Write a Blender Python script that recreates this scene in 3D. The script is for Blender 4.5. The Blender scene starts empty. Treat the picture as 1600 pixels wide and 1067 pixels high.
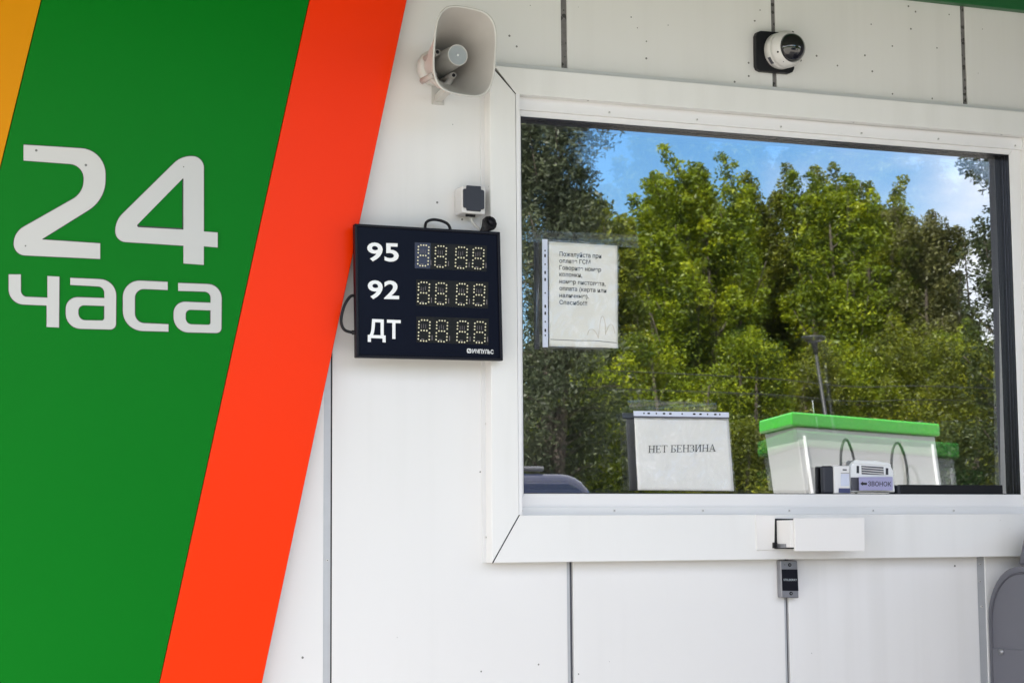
import bpy, bmesh, math, random
import numpy as np
from mathutils import Vector, Matrix
random.seed(7)
R = math.radians
S = bpy.context.scene
COL = S.collection

# ------------------------------------------------------------------ camera
YAW, PITCH, ROLL, F = 0.37078687, 0.10461771, -0.00773974, 2970.0
D, EYE = 4.9, 1.5
cy, sy, cp, sp = math.cos(YAW), math.sin(YAW), math.cos(PITCH), math.sin(PITCH)
fw = Vector((sy*cp, cy*cp, sp))
rt0 = Vector((cy, -sy, 0)); up0 = rt0.cross(fw)
rt = math.cos(ROLL)*rt0 + math.sin(ROLL)*up0
up = -math.sin(ROLL)*rt0 + math.cos(ROLL)*up0
CAM = Vector((0, -D, EYE))
cam = bpy.data.objects.new('camera', bpy.data.cameras.new('camera'))
COL.objects.link(cam); S.camera = cam
cam.matrix_world = Matrix(((rt.x, up.x, -fw.x, CAM.x), (rt.y, up.y, -fw.y, CAM.y), (rt.z, up.z, -fw.z, CAM.z), (0, 0, 0, 1)))
cam.data.sensor_width = 36; cam.data.lens = F/1600*36
cam.data.clip_start = .05; cam.data.clip_end = 2000

# ------------------------------------------------------------------ world, sun, exposure
SUN_EL, SUN_AZ = R(50), R(-52)          # azimuth from +y (behind the building) towards +x
w = bpy.data.worlds.new("World"); S.world = w; w.use_nodes = True
nt = w.node_tree; nt.nodes.clear()
def N(t, typ, **kw):
    n = t.nodes.new(typ)
    for k, v in kw.items(): setattr(n, k, v)
    return n
sky = N(nt, 'ShaderNodeTexSky', sky_type='NISHITA', sun_disc=False)
sky.sun_elevation = SUN_EL; sky.sun_rotation = SUN_AZ
sky.dust_density = .15; sky.ozone_density = 3.0; sky.air_density = 1.0
tc = N(nt, 'ShaderNodeTexCoord')
mp = N(nt, 'ShaderNodeMapping'); mp.inputs['Scale'].default_value = (1, 1, 2.4)
nz = N(nt, 'ShaderNodeTexNoise'); nz.inputs['Scale'].default_value = 2.7; nz.inputs['Detail'].default_value = 7; nz.inputs['Roughness'].default_value = .52
mp.inputs['Location'].default_value = (.35, .1, .2)
nt.links.new(tc.outputs['Generated'], mp.inputs['Vector']); nt.links.new(mp.outputs['Vector'], nz.inputs['Vector'])
dot = N(nt, 'ShaderNodeVectorMath', operation='DOT_PRODUCT')
cd = Vector((math.sin(R(19)), -math.cos(R(19)), .18)).normalized()   # the clear blue patch
dot.inputs[1].default_value = cd
nt.links.new(tc.outputs['Generated'], dot.inputs[0])
bias = N(nt, 'ShaderNodeMapRange'); bias.inputs['From Min'].default_value = math.cos(R(10)); bias.inputs['From Max'].default_value = math.cos(R(3)); bias.inputs['To Min'].default_value = .20; bias.inputs['To Max'].default_value = -.10
nt.links.new(dot.outputs['Value'], bias.inputs['Value'])
ad = N(nt, 'ShaderNodeMath', operation='ADD')
nt.links.new(nz.outputs['Fac'], ad.inputs[0]); nt.links.new(bias.outputs['Result'], ad.inputs[1])
sepz = N(nt, 'ShaderNodeSeparateXYZ'); nt.links.new(tc.outputs['Generated'], sepz.inputs[0])
hi = N(nt, 'ShaderNodeMapRange'); hi.inputs['From Min'].default_value = .3; hi.inputs['From Max'].default_value = .75; hi.inputs['To Min'].default_value = 0; hi.inputs['To Max'].default_value = .10
nt.links.new(sepz.outputs[2], hi.inputs['Value'])
ad2 = N(nt, 'ShaderNodeMath', operation='ADD'); nt.links.new(ad.outputs[0], ad2.inputs[0]); nt.links.new(hi.outputs[0], ad2.inputs[1]); ad = ad2
cr = N(nt, 'ShaderNodeMapRange', interpolation_type='SMOOTHSTEP'); cr.inputs['From Min'].default_value = .57; cr.inputs['From Max'].default_value = .80
nt.links.new(ad.outputs[0], cr.inputs['Value'])
mx = N(nt, 'ShaderNodeMix', data_type='RGBA')
nt.links.new(cr.outputs['Result'], mx.inputs['Factor'])
hsk = N(nt, 'ShaderNodeHueSaturation'); hsk.inputs['Saturation'].default_value = 1.28; nt.links.new(sky.outputs[0], hsk.inputs['Color'])
nt.links.new(hsk.outputs[0], mx.inputs['A']); mx.inputs['B'].default_value = (9.0, 8.8, 8.9, 1)
bg = N(nt, 'ShaderNodeBackground'); bg.inputs['Strength'].default_value = .10
wo = N(nt, 'ShaderNodeOutputWorld')
nt.links.new(mx.outputs['Result'], bg.inputs['Color']); nt.links.new(bg.outputs[0], wo.inputs['Surface'])
sl = bpy.data.lights.new('sun', 'SUN'); sl.energy = 4.8; sl.angle = R(.5); sl.color = (1, .95, .87)
so = bpy.data.objects.new('sun', sl); COL.objects.link(so)
sd = Vector((math.sin(SUN_AZ)*math.cos(SUN_EL), math.cos(SUN_AZ)*math.cos(SUN_EL), math.sin(SUN_EL)))
so.rotation_euler = (-sd).to_track_quat('-Z', 'Y').to_euler(); so.location = (0, 10, 12)
S.view_settings.view_transform = 'Standard'; S.view_settings.look = 'None'
S.view_settings.exposure = 1.88; S.view_settings.gamma = 1; S.view_settings.use_curve_mapping = False

# ------------------------------------------------------------------ pixel -> place
def ray(px, py):
    return (fw*F + rt*(px-800) - up*(py-533.5)).normalized()
def P(px, py, off=0.0):                  # point on the plane off metres in front of the wall
    d = ray(px, py); t = (-off+D)/d.y
    return CAM + d*t
G = 0.030                                # the glass plane lies this far behind the wall face
def mray(px, py):
    d = ray(px, py); return Vector((0, 2*G+D, EYE)), Vector((d.x, -d.y, d.z))
def MY(px, py, Y):
    o, d = mray(px, py); t = (o.y+Y)/-d.y; return o+d*t
def MZ(px, py, z):
    o, d = mray(px, py); t = (z-o.z)/d.z; return o+d*t

# ------------------------------------------------------------------ materials
def mat(name, col, rough=.5, metal=0., coat=0., spec=.5, var=0., vscale=4., bump=0., bscale=20., trans=None):
    m = bpy.data.materials.new(name); m.use_nodes = True; t = m.node_tree
    b = t.nodes['Principled BSDF']
    b.inputs['Base Color'].default_value = (*col, 1); b.inputs['Roughness'].default_value = rough
    b.inputs['Metallic'].default_value = metal; b.inputs['Coat Weight'].default_value = coat; b.inputs['Coat Roughness'].default_value = .08
    b.inputs['Specular IOR Level'].default_value = spec
    tcn = N(t, 'ShaderNodeTexCoord')
    if var or True:
        n = N(t, 'ShaderNodeTexNoise'); n.inputs['Scale'].default_value = vscale; n.inputs['Detail'].default_value = 5
        t.links.new(tcn.outputs['Object'], n.inputs['Vector'])
        h = N(t, 'ShaderNodeMix', data_type='RGBA'); v = max(var, .03)
        h.inputs['A'].default_value = (*[c*(1-v) for c in col], 1); h.inputs['B'].default_value = (*[min(1, c*(1+v)) for c in col], 1)
        t.links.new(n.outputs['Fac'], h.inputs['Factor']); t.links.new(h.outputs['Result'], b.inputs['Base Color'])
        m['mixnode'] = h.name
    if bump:
        n2 = N(t, 'ShaderNodeTexNoise'); n2.inputs['Scale'].default_value = bscale; n2.inputs['Detail'].default_value = 3
        bp = N(t, 'ShaderNodeBump'); bp.inputs['Strength'].default_value = bump; bp.inputs['Distance'].default_value = .01
        t.links.new(tcn.outputs['Object'], n2.inputs['Vector']); t.links.new(n2.outputs['Fac'], bp.inputs['Height']); t.links.new(bp.outputs['Normal'], b.inputs['Normal'])
    return m
def specks(m, scale=26., size=.055, amount=.60, col=(.05, .045, .04), zlo=None, zhi=None, streak=1.):
    """small dark fly spots and mildew scattered over a surface"""
    t = m.node_tree; b = t.nodes['Principled BSDF']; tcn = N(t, 'ShaderNodeTexCoord')
    mpn = N(t, 'ShaderNodeMapping'); mpn.inputs['Scale'].default_value = (1, 1, streak)
    t.links.new(tcn.outputs['Object'], mpn.inputs['Vector'])
    vo = N(t, 'ShaderNodeTexVoronoi'); vo.inputs['Scale'].default_value = scale
    t.links.new(mpn.outputs['Vector'], vo.inputs['Vector'])
    no = N(t, 'ShaderNodeTexNoise'); no.inputs['Scale'].default_value = 2.3; no.inputs['Detail'].default_value = 4
    t.links.new(tcn.outputs['Object'], no.inputs['Vector'])
    # per-cell randomness decides which cells carry a spot
    sep = N(t, 'ShaderNodeSeparateColor'); t.links.new(vo.outputs['Color'], sep.inputs[0])
    a = N(t, 'ShaderNodeMath', operation='MULTIPLY'); a.inputs[1].default_value = .5; t.links.new(no.outputs['Fac'], a.inputs[0])
    s = N(t, 'ShaderNodeMath', operation='ADD'); t.links.new(a.outputs[0], s.inputs[0])
    a2 = N(t, 'ShaderNodeMath', operation='MULTIPLY'); a2.inputs[1].default_value = .5; t.links.new(sep.outputs[0], a2.inputs[0]); t.links.new(a2.outputs[0], s.inputs[1])
    last = s.outputs[0]
    if zlo is not None:
        sx = N(t, 'ShaderNodeSeparateXYZ'); t.links.new(tcn.outputs['Object'], sx.inputs[0])
        mr = N(t, 'ShaderNodeMapRange'); mr.inputs['From Min'].default_value = zlo; mr.inputs['From Max'].default_value = zhi; mr.inputs['To Min'].default_value = -.12; mr.inputs['To Max'].default_value = .06
        t.links.new(sx.outputs[2], mr.inputs['Value'])
        s3 = N(t, 'ShaderNodeMath', operation='ADD'); t.links.new(last, s3.inputs[0]); t.links.new(mr.outputs[0], s3.inputs[1]); last = s3.outputs[0]
    g = N(t, 'ShaderNodeMath', operation='GREATER_THAN'); g.inputs[1].default_value = amount; t.links.new(last, g.inputs[0])
    sz = N(t, 'ShaderNodeMath', operation='MULTIPLY'); sz.inputs[1].default_value = size*1.6; t.links.new(sep.outputs[1], sz.inputs[0])
    lt = N(t, 'ShaderNodeMath', operation='LESS_THAN'); t.links.new(vo.outputs['Distance'], lt.inputs[0]); t.links.new(sz.outputs[0], lt.inputs[1])
    mu = N(t, 'ShaderNodeMath', operation='MULTIPLY'); t.links.new(g.outputs[0], mu.inputs[0]); t.links.new(lt.outputs[0], mu.inputs[1])
    mu2 = N(t, 'ShaderNodeMath', operation='MULTIPLY'); mu2.inputs[1].default_value = .85; t.links.new(mu.outputs[0], mu2.inputs[0])
    h = N(t, 'ShaderNodeMix', data_type='RGBA'); h.inputs['B'].default_value = (*col, 1)
    t.links.new(mu2.outputs[0], h.inputs['Factor'])
    src = b.inputs['Base Color'].links[0].from_socket
    t.links.new(src, h.inputs['A']); t.links.new(h.outputs['Result'], b.inputs['Base Color'])
    return m
def streaks(m, amt=.10, sc=(16, 16, .5)):
    """faint run-off streaks and grime washed down the surface"""
    t = m.node_tree; b = t.nodes['Principled BSDF']; tcn = N(t, 'ShaderNodeTexCoord')
    mpn = N(t, 'ShaderNodeMapping'); mpn.inputs['Scale'].default_value = sc; t.links.new(tcn.outputs['Object'], mpn.inputs['Vector'])
    a = N(t, 'ShaderNodeTexNoise'); a.inputs['Scale'].default_value = 1; a.inputs['Detail'].default_value = 6; t.links.new(mpn.outputs[0], a.inputs['Vector'])
    c = N(t, 'ShaderNodeTexNoise'); c.inputs['Scale'].default_value = 1.1; c.inputs['Detail'].default_value = 4; t.links.new(tcn.outputs['Object'], c.inputs['Vector'])
    mu = N(t, 'ShaderNodeMath', operation='MULTIPLY'); t.links.new(a.outputs['Fac'], mu.inputs[0]); t.links.new(c.outputs['Fac'], mu.inputs[1])
    mr = N(t, 'ShaderNodeMapRange', interpolation_type='SMOOTHSTEP'); mr.inputs['From Min'].default_value = .20; mr.inputs['From Max'].default_value = .42; mr.inputs['To Max'].default_value = amt*2.2; t.links.new(mu.outputs[0], mr.inputs['Value'])
    h = N(t, 'ShaderNodeMix', data_type='RGBA'); h.inputs['B'].default_value = (.30, .28, .23, 1); t.links.new(mr.outputs[0], h.inputs['Factor'])
    src = b.inputs['Base Color'].links[0].from_socket; t.links.new(src, h.inputs['A']); t.links.new(h.outputs['Result'], b.inputs['Base Color']); return m
M = {}
ztop = P(1000, 60).z; zmid = P(1000, 700).z
M['panel'] = specks(mat('painted panel', (.785, .772, .765), .33, var=.03, vscale=1.2, bump=.05, bscale=2.2), 42, .085, .645, zlo=zmid, zhi=ztop)
M['trim'] = specks(mat('window trim', (.81, .80, .79), .35, var=.02, vscale=3, bump=.03, bscale=5), 30, .07, .65, zlo=zmid, zhi=ztop)
streaks(M['panel'], .035); streaks(M['trim'], .035, (14, 14, 1.2))
M['flange'] = mat('flange', (.72, .72, .73), .38, var=.03)
M['pvc'] = mat('white pvc', (.80, .79, .80), .3, var=.02)
M['strip'] = mat('aluminium strip', (.50, .51, .53), .42, metal=.25, var=.08, vscale=30)
M['mildew'] = specks(mat('mildewed strip', (.17, .16, .16), .7, var=.5, vscale=60), 90, .5, .5, col=(.02, .018, .016))
M['black'] = mat('black rubber', (.012, .012, .014), .35)
M['seal'] = mat('black seal', (.02, .02, .026), .22, metal=.3)
M['bead'] = mat('grey spacer', (.22, .23, .27), .3, metal=.8)
M['core'] = mat('dark core', (.06, .06, .06), .8)
M['green'] = specks(mat('green acrylic', (.0004, .165, .008), .36, coat=.0, spec=.10, var=.04, vscale=2), 14, .05, .74, col=(.005, .03, .01), streak=.4)
M['orange'] = specks(mat('orange acrylic', (.90, .036, .0002), .30, coat=.0, spec=.14, var=.03, vscale=2), 14, .04, .76, col=(.1, .02, .01))
M['yellow'] = specks(mat('yellow acrylic', (.66, .255, .0003), .35, coat=.0, spec=.1, var=.04), 16, .05, .7, col=(.15, .07, .01))
M['letter'] = specks(mat('white letter', (.53, .52, .50), .35, coat=.3, var=.03), 40, .09, .66, col=(.05, .05, .04))
M['edge'] = mat('sign edge', (.03, .04, .03), .5)
M['navy'] = mat('dark navy face', (.002, .0024, .010), .3, var=.1, spec=.12)
M['bezel'] = mat('black bezel', (.003, .003, .008), .4, spec=.25)
M['white'] = mat('white print', (.85, .86, .88), .5)
M['led'] = mat('unlit led', (.85, .80, .58), .3, spec=.6)
M['horn'] = specks(mat('beige plastic', (.56, .545, .52), .42, var=.05, vscale=14), 60, .07, .7)
M['hornin'] = mat('dusty beige plastic', (.46, .43, .405), .5, var=.10, vscale=16)
M['horngrey'] = mat('grey cap', (.33, .36, .38), .45, var=.1, vscale=60)
M['screw'] = mat('screw', (.62, .61, .60), .4, metal=.2)
M['dark'] = mat('black plastic', (.006, .006, .009), .45, spec=.3)
M['dome'] = mat('smoked dome', (.006, .006, .010), .06, coat=1)
M['camwhite'] = specks(mat('off white shell', (.70, .68, .67), .35, var=.03), 70, .1, .68)
M['socket'] = mat('grey socket', (.68, .665, .66), .4, var=.03)
M['cover'] = mat('dark grey flap', (.022, .024, .036), .45)
M['cablegrey'] = mat('grey cable', (.58, .56, .53), .5)
M['paper'] = mat('paper', (.87, .86, .81), .7, var=.03, vscale=9, bump=.25, bscale=9)
M['holestrip'] = mat('punched strip', (.62, .66, .80), .4)
M['ink'] = mat('ink', (.02, .02, .025), .7)
M['stain'] = mat('tea stain', (.66, .585, .49), .7)
M['drawer'] = mat('cream drawer', (.80, .775, .76), .38, var=.02)
M['steel'] = mat('brushed steel', (.30, .30, .32), .35, metal=.7, var=.08, vscale=40)
M['cab'] = mat('grey locker', (.13, .13, .155), .42, var=.05, vscale=5)
M['cabseal'] = mat('locker seal', (.08, .08, .10), .5)
M['fascia'] = mat('green fascia', (.012, .12, .035), .45, var=.05)
M['soffit'] = mat('soffit', (.13, .15, .08), .6, var=.05)
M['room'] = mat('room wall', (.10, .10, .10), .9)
M['desk'] = mat('desk', (.45, .45, .45), .5)

def glassmat(name, fac, tint, dirt=.0):
    m = bpy.data.materials.new(name); m.use_nodes = True; t = m.node_tree; t.nodes.clear()
    tr = N(t, 'ShaderNodeBsdfTransparent'); tr.inputs[0].default_value = (*tint, 1)
    gl = N(t, 'ShaderNodeBsdfGlossy'); gl.inputs['Roughness'].default_value = 0.010; gl.inputs['Color'].default_value = (.97, .98, 1, 1)
    lw = N(t, 'ShaderNodeLayerWeight'); lw.inputs['Blend'].default_value = .15
    ma = N(t, 'ShaderNodeMath', operation='ADD', use_clamp=True); ma.inputs[1].default_value = fac
    mul = N(t, 'ShaderNodeMath', operation='MULTIPLY'); mul.inputs[1].default_value = .5
    t.links.new(lw.outputs['Fresnel'], mul.inputs[0]); t.links.new(mul.outputs[0], ma.inputs[0])
    mix = N(t, 'ShaderNodeMixShader'); t.links.new(ma.outputs[0], mix.inputs[0]); t.links.new(tr.outputs[0], mix.inputs[1]); t.links.new(gl.outputs[0], mix.inputs[2])
    out = N(t, 'ShaderNodeOutputMaterial'); last = mix.outputs[0]
    if dirt:
        df = N(t, 'ShaderNodeBsdfDiffuse'); df.inputs[0].default_value = (.55, .56, .55, 1)
        tcn = N(t, 'ShaderNodeTexCoord'); n = N(t, 'ShaderNodeTexNoise'); n.inputs['Scale'].default_value = 3.2; n.inputs['Detail'].default_value = 8; n.inputs['Roughness'].default_value = .65
        t.links.new(tcn.outputs['Object'], n.inputs['Vector'])
        r = N(t, 'ShaderNodeMapRange'); r.inputs['From Min'].default_value = .48; r.inputs['From Max'].default_value = .8; r.inputs['To Min'].default_value = dirt*.25; r.inputs['To Max'].default_value = dirt
        t.links.new(n.outputs['Fac'], r.inputs['Value'])
        m2 = N(t, 'ShaderNodeMixShader'); t.links.new(r.outputs[0], m2.inputs[0]); t.links.new(last, m2.inputs[1]); t.links.new(df.outputs[0], m2.inputs[2]); last = m2.outputs[0]
    t.links.new(last, out.inputs['Surface']); return m
M['glass'] = glassmat('mirror-coated glass', .34, (.88, .90, .92), .010)
M['glass2'] = glassmat('inner glass', .24, (.8, .8, .8))
def plastic(name, fac, milky, bs=16):
    m = bpy.data.materials.new(name); m.use_nodes = True; t = m.node_tree; t.nodes.clear()
    tr = N(t, 'ShaderNodeBsdfTransparent'); tr.inputs[0].default_value = (.96, .96, .96, 1)
    gl = N(t, 'ShaderNodeBsdfGlossy'); gl.inputs['Roughness'].default_value = .12
    df = N(t, 'ShaderNodeBsdfDiffuse'); df.inputs[0].default_value = (.7, .72, .74, 1)
    a = N(t, 'ShaderNodeMixShader'); a.inputs[0].default_value = milky; t.links.new(tr.outputs[0], a.inputs[1]); t.links.new(df.outputs[0], a.inputs[2])
    b = N(t, 'ShaderNodeMixShader'); b.inputs[0].default_value = fac; t.links.new(a.outputs[0], b.inputs[1]); t.links.new(gl.outputs[0], b.inputs[2])
    tcn = N(t, 'ShaderNodeTexCoord'); n = N(t, 'ShaderNodeTexNoise'); n.inputs['Scale'].default_value = bs; n.inputs['Detail'].default_value = 2; n.inputs['Distortion'].default_value = 1.2
    bp = N(t, 'ShaderNodeBump'); bp.inputs['Strength'].default_value = .6; bp.inputs['Distance'].default_value = .012
    t.links.new(tcn.outputs['Object'], n.inputs['Vector']); t.links.new(n.outputs['Fac'], bp.inputs['Height']); t.links.new(bp.outputs[0], gl.inputs['Normal'])
    out = N(t, 'ShaderNodeOutputMaterial'); t.links.new(b.outputs[0], out.inputs[0]); return m
M['sleeve'] = plastic('clear sleeve', .07, .06)
M['sleeve_tape'] = plastic('clear tape', .045, .055, 5)

# ------------------------------------------------------------------ object helpers
def link(name, me, m, parent=None, smooth=False):
    o = bpy.data.objects.new(name, me); COL.objects.link(o)
    if m is not None: me.materials.append(m)
    if smooth:
        for p in me.polygons: p.use_smooth = True
    if parent is not None:
        o.parent = parent
        mw = parent.matrix_world if parent.parent is None else parent.matrix_world
        o.matrix_parent_inverse = parent_world(parent).inverted()
    return o
def parent_world(o):
    m = Matrix.LocRotScale(o.location, o.rotation_euler, o.scale)
    if o.parent: m = parent_world(o.parent) @ o.matrix_parent_inverse @ m
    return m
def tag(o, label=None, cat=None, group=None, kind=None):
    if label: o['label'] = label
    if cat: o['category'] = cat
    if group: o['group'] = group
    if kind: o['kind'] = kind
    return o
def thing(name, loc, label, cat, group=None):
    o = bpy.data.objects.new(name, None); COL.objects.link(o); o.location = loc; o.empty_display_size = .1
    return tag(o, label, cat, group)
def bmmesh(name, bm):
    me = bpy.data.meshes.new(name); bmesh.ops.recalc_face_normals(bm, faces=bm.faces[:]); bm.to_mesh(me); bm.free(); return me
def bev(o, w=.0015, seg=2):
    b = o.modifiers.new('bevel', 'BEVEL'); b.width = w; b.segments = seg; b.limit_method = 'ANGLE'; b.angle_limit = R(40); return o
def add_prism(bm, pts, y0, y1):
    """pts: (x,z) outline; front face at y=y0, back at y=y1"""
    f = [bm.verts.new((x, y0, z)) for x, z in pts]; b = [bm.verts.new((x, y1, z)) for x, z in pts]
    bm.faces.new(f); bm.faces.new(b[::-1])
    n = len(pts)
    for i in range(n): bm.faces.new((f[i], f[(i+1) % n], b[(i+1) % n], b[i]))
def rnd(pts, seg=7):
    """round polygon corners: (x,y[,r])"""
    out = []; n = len(pts)
    for i, p in enumerate(pts):
        r = p[2] if len(p) > 2 else 0
        c = Vector(p[:2])
        if not r: out.append(tuple(c)); continue
        a = Vector(pts[i-1][:2])-c; b = Vector(pts[(i+1) % n][:2])-c
        la, lb = a.length, b.length; a.normalize(); b.normalize()
        ang = a.angle(b); tl = min(r, la*.49 if len(pts[i-1]) > 2 and pts[i-1][2] else la*.98, lb*.49 if len(pts[(i+1) % n]) > 2 and pts[(i+1) % n][2] else lb*.98)
        s, e = c+a*tl, c+b*tl
        # circular-like arc via quadratic/rational blend
        wgt = math.sin(ang/2)
        for k in range(seg+1):
            t = k/seg; B0, B1, B2 = (1-t)**2, 2*t*(1-t)*wgt, t*t
            q = (s*B0+c*B1+e*B2)/(B0+B1+B2); out.append(tuple(q))
    return out
def pp(pxs, off):
    return [(P(x, y, off).x, P(x, y, off).z) for x, y in pxs]
def slab(name, pxs, off, thick, m, parent=None, bevel=0.0012, ref=None):
    """solid whose front face, off metres in front of the wall, has the given outline"""
    bm = bmesh.new(); add_prism(bm, pp(pxs, off), -off, -off+thick)
    o = link(name, bmmesh(name, bm), m, parent)
    if bevel: bev(o, bevel)
    return o
def box(name, x0, x1, y0, y1, z0, z1, m, parent=None, bevel=0):
    bm = bmesh.new(); add_prism(bm, [(x0, z0), (x1, z0), (x1, z1), (x0, z1)], y0, y1)
    o = link(name, bmmesh(name, bm), m, parent)
    if bevel: bev(o, bevel)
    return o
def tube_bm(bm, pts, rads, seg=10, cap=True):
    pts = [Vector(p) for p in pts]; rings = []
    if not hasattr(rads, '__len__'): rads = [rads]*len(pts)
    prev = None
    for i, p in enumerate(pts):
        t = (pts[min(i+1, len(pts)-1)]-pts[max(i-1, 0)]).normalized()
        if prev is None:
            a = t.orthogonal().normalized()
        else:
            a = (prev-t*prev.dot(t)).normalized()
        prev = a; b = t.cross(a)
        rings.append([bm.verts.new(p+(a*math.cos(2*math.pi*k/seg)+b*math.sin(2*math.pi*k/seg))*rads[i]) for k in range(seg)])
    for i in range(len(rings)-1):
        for k in range(seg):
            bm.faces.new((rings[i][k], rings[i][(k+1) % seg], rings[i+1][(k+1) % seg], rings[i+1][k]))
    if cap: bm.faces.new(rings[0][::-1]); bm.faces.new(rings[-1])
def spline(pts, n=8):
    pts = [Vector(p) for p in pts]; out = []
    for i in range(len(pts)-1):
        p0, p1, p2, p3 = pts[max(i-1, 0)], pts[i], pts[i+1], pts[min(i+2, len(pts)-1)]
        for k in range(n):
            t = k/n
            out.append(.5*((2*p1)+(p2-p0)*t+(2*p0-5*p1+4*p2-p3)*t*t+(3*p1-p0-3*p2+p3)*t**3))
    return out+[pts[-1]]
def tube(name, pts, r, m, parent=None, seg=10, smooth=True):
    bm = bmesh.new(); tube_bm(bm, pts, r, seg); return link(name, bmmesh(name, bm), m, parent, smooth)
from mathutils.geometry import tessellate_polygon
def _glyph(s, bold):
    """outline of a glyph: every outer stroke is filled on its own with the holes it holds, each a hair above the last"""
    cu = bpy.data.curves.new('txt', 'FONT'); cu.body = s; cu.size = 1; cu.resolution_u = 4; cu.fill_mode = 'NONE'
    ob = bpy.data.objects.new('txt', cu); COL.objects.link(ob); bpy.context.view_layer.update()
    me = bpy.data.meshes.new_from_object(ob.evaluated_get(bpy.context.evaluated_depsgraph_get()))
    bpy.data.objects.remove(ob); bpy.data.curves.remove(cu)
    co = [tuple(x.co) for x in me.vertices]; nxt = {}
    for e in me.edges: a, b = e.vertices; nxt.setdefault(a, []).append(b); nxt.setdefault(b, []).append(a)
    bpy.data.meshes.remove(me)
    if bold is None: return max(p[0] for p in co)
    seen = set(); loops = []
    for st in range(len(co)):
        if st in seen or st not in nxt: continue
        L = [st]; seen.add(st); cur = st
        while True:
            n = [k for k in nxt[cur] if k not in seen]
            if not n: break
            cur = n[0] if len(L) > 1 or len(n) == 1 else min(n, key=lambda k: abs(k-cur)); seen.add(cur); L.append(cur)
        loops.append([Vector(co[k]) for k in L])
    def ar(l): return sum(l[i].x*l[(i+1) % len(l)].y-l[(i+1) % len(l)].x*l[i].y for i in range(len(l)))/2
    if not loops: return [], [], 0
    loops = [l for l in loops if len(l) > 2 and abs(ar(l)) > 1e-6]
    loops.sort(key=lambda l: -abs(ar(l))); sg_ = 1 if ar(loops[0]) > 0 else -1
    def inside(p, l):
        r = False
        for i in range(len(l)):
            a, b = l[i], l[i-1]
            if (a.y > p.y) != (b.y > p.y) and p.x < (b.x-a.x)*(p.y-a.y)/(b.y-a.y)+a.x: r = not r
        return r
    def swell(l):                        # heavier weight: push the outline towards the paper on every side
        out = []; n = len(l); sgn = 1 if sg_ > 0 else -1
        for i in range(n):
            a, b = (l[i]-l[i-1]), (l[(i+1) % n]-l[i])
            if a.length < 1e-7 or b.length < 1e-7: out.append(l[i]); continue
            na, nb = Vector((a.y, -a.x, 0)).normalized(), Vector((b.y, -b.x, 0)).normalized(); m_ = na+nb
            if m_.length < .3: out.append(l[i]); continue
            m_.normalize(); out.append(l[i]+m_*sgn*bold/max(.5, m_.dot(na)))
        return out
    V, Fc = [], []; outs = [l for l in loops if ar(l)*sg_ > 0]; holes = [l for l in loops if ar(l)*sg_ < 0]
    for k, o in enumerate(outs):
        g = [swell(o)]+[swell(h) for h in holes if inside(h[0], o)]; flat = [p for l in g for p in l]; n = len(V)
        V += [(p.x, p.y, k*.0015) for p in flat]; Fc += [tuple(q+n for q in t) for t in tessellate_polygon(g)]
    return V, Fc, 1
_gc = {}
def glyph(c, bold):
    if (c, bold) not in _gc:
        best = _glyph(c, bold) if c != ' ' else ([], [], 0)
        adv = _glyph(c+'l', None)-_glyph('l', None)
        _gc[(c, bold)] = (best[0], best[1], adv)
    return _gc[(c, bold)]
def text_mesh(s, bold=0.):
    V, Fc, x = [], [], 0.
    for c in s:
        v, f, adv = glyph(c, bold); n = len(V)
        V += [(p[0]+x, p[1], p[2]) for p in v]; Fc += [tuple(k+n for k in q) for q in f]; x += adv+bold*.5
    me = bpy.data.meshes.new('text'); me.from_pydata(V, [], Fc); me.update(); return me
def text(name, s, q, off, m, parent, bold=0.):
    """text filling the pixel quad q = TL, TR, BR, BL on the plane off metres before the wall"""
    me = text_mesh(s, bold); me.name = name
    v = np.array([tuple(x.co) for x in me.vertices]); lo, hi = v.min(0), v.max(0)
    c = [P(x, y, off) for x, y in q]
    for x in me.vertices:
        u = (x.co.x-lo[0])/(hi[0]-lo[0]); t = (x.co.y-lo[1])/(hi[1]-lo[1])
        zl = x.co.z; x.co = (c[3]*(1-u)+c[2]*u)*(1-t)+(c[0]*(1-u)+c[1]*u)*t; x.co.y -= zl*.03
    return link(name, me, m, parent)
def poly_mesh(name, loops, fn, m, parent):
    """flat shape with holes (first loop outer), triangulated, mapped by fn"""
    cu = bpy.data.curves.new('c', 'CURVE'); cu.dimensions = '2D'; cu.fill_mode = 'BOTH'
    for L in loops:
        s = cu.splines.new('POLY'); s.points.add(len(L)-1); s.use_cyclic_u = True
        for i, (x, y) in enumerate(L): s.points[i].co = (x, -y, 0, 1)
    ob = bpy.data.objects.new('c', cu); COL.objects.link(ob); bpy.context.view_layer.update()
    me = bpy.data.meshes.new_from_object(ob.evaluated_get(bpy.context.evaluated_depsgraph_get()))
    bpy.data.objects.remove(ob); bpy.data.curves.remove(cu)
    for v in me.vertices: v.co = fn(v.co.x, -v.co.y)
    me.name = name
    return link(name, me, m, parent)
def disc(name, c, n, r, h, m, parent, seg=16):
    c = Vector(c); n = Vector(n).normalized(); return tube(name, [c, c+n*h], r, m, parent, seg, False)
OUT = Vector((0, -1, 0))
def screw(px, py, off, parent, r=.0036):
    o = disc('screw', P(px, py, off)-OUT*.001, OUT, r, .003, M['screw'], parent, 10)
    disc('screw_recess', P(px, py, off)+OUT*.0012, OUT, r*.38, .0012, M['dark'], o, 6)
    return o

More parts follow.
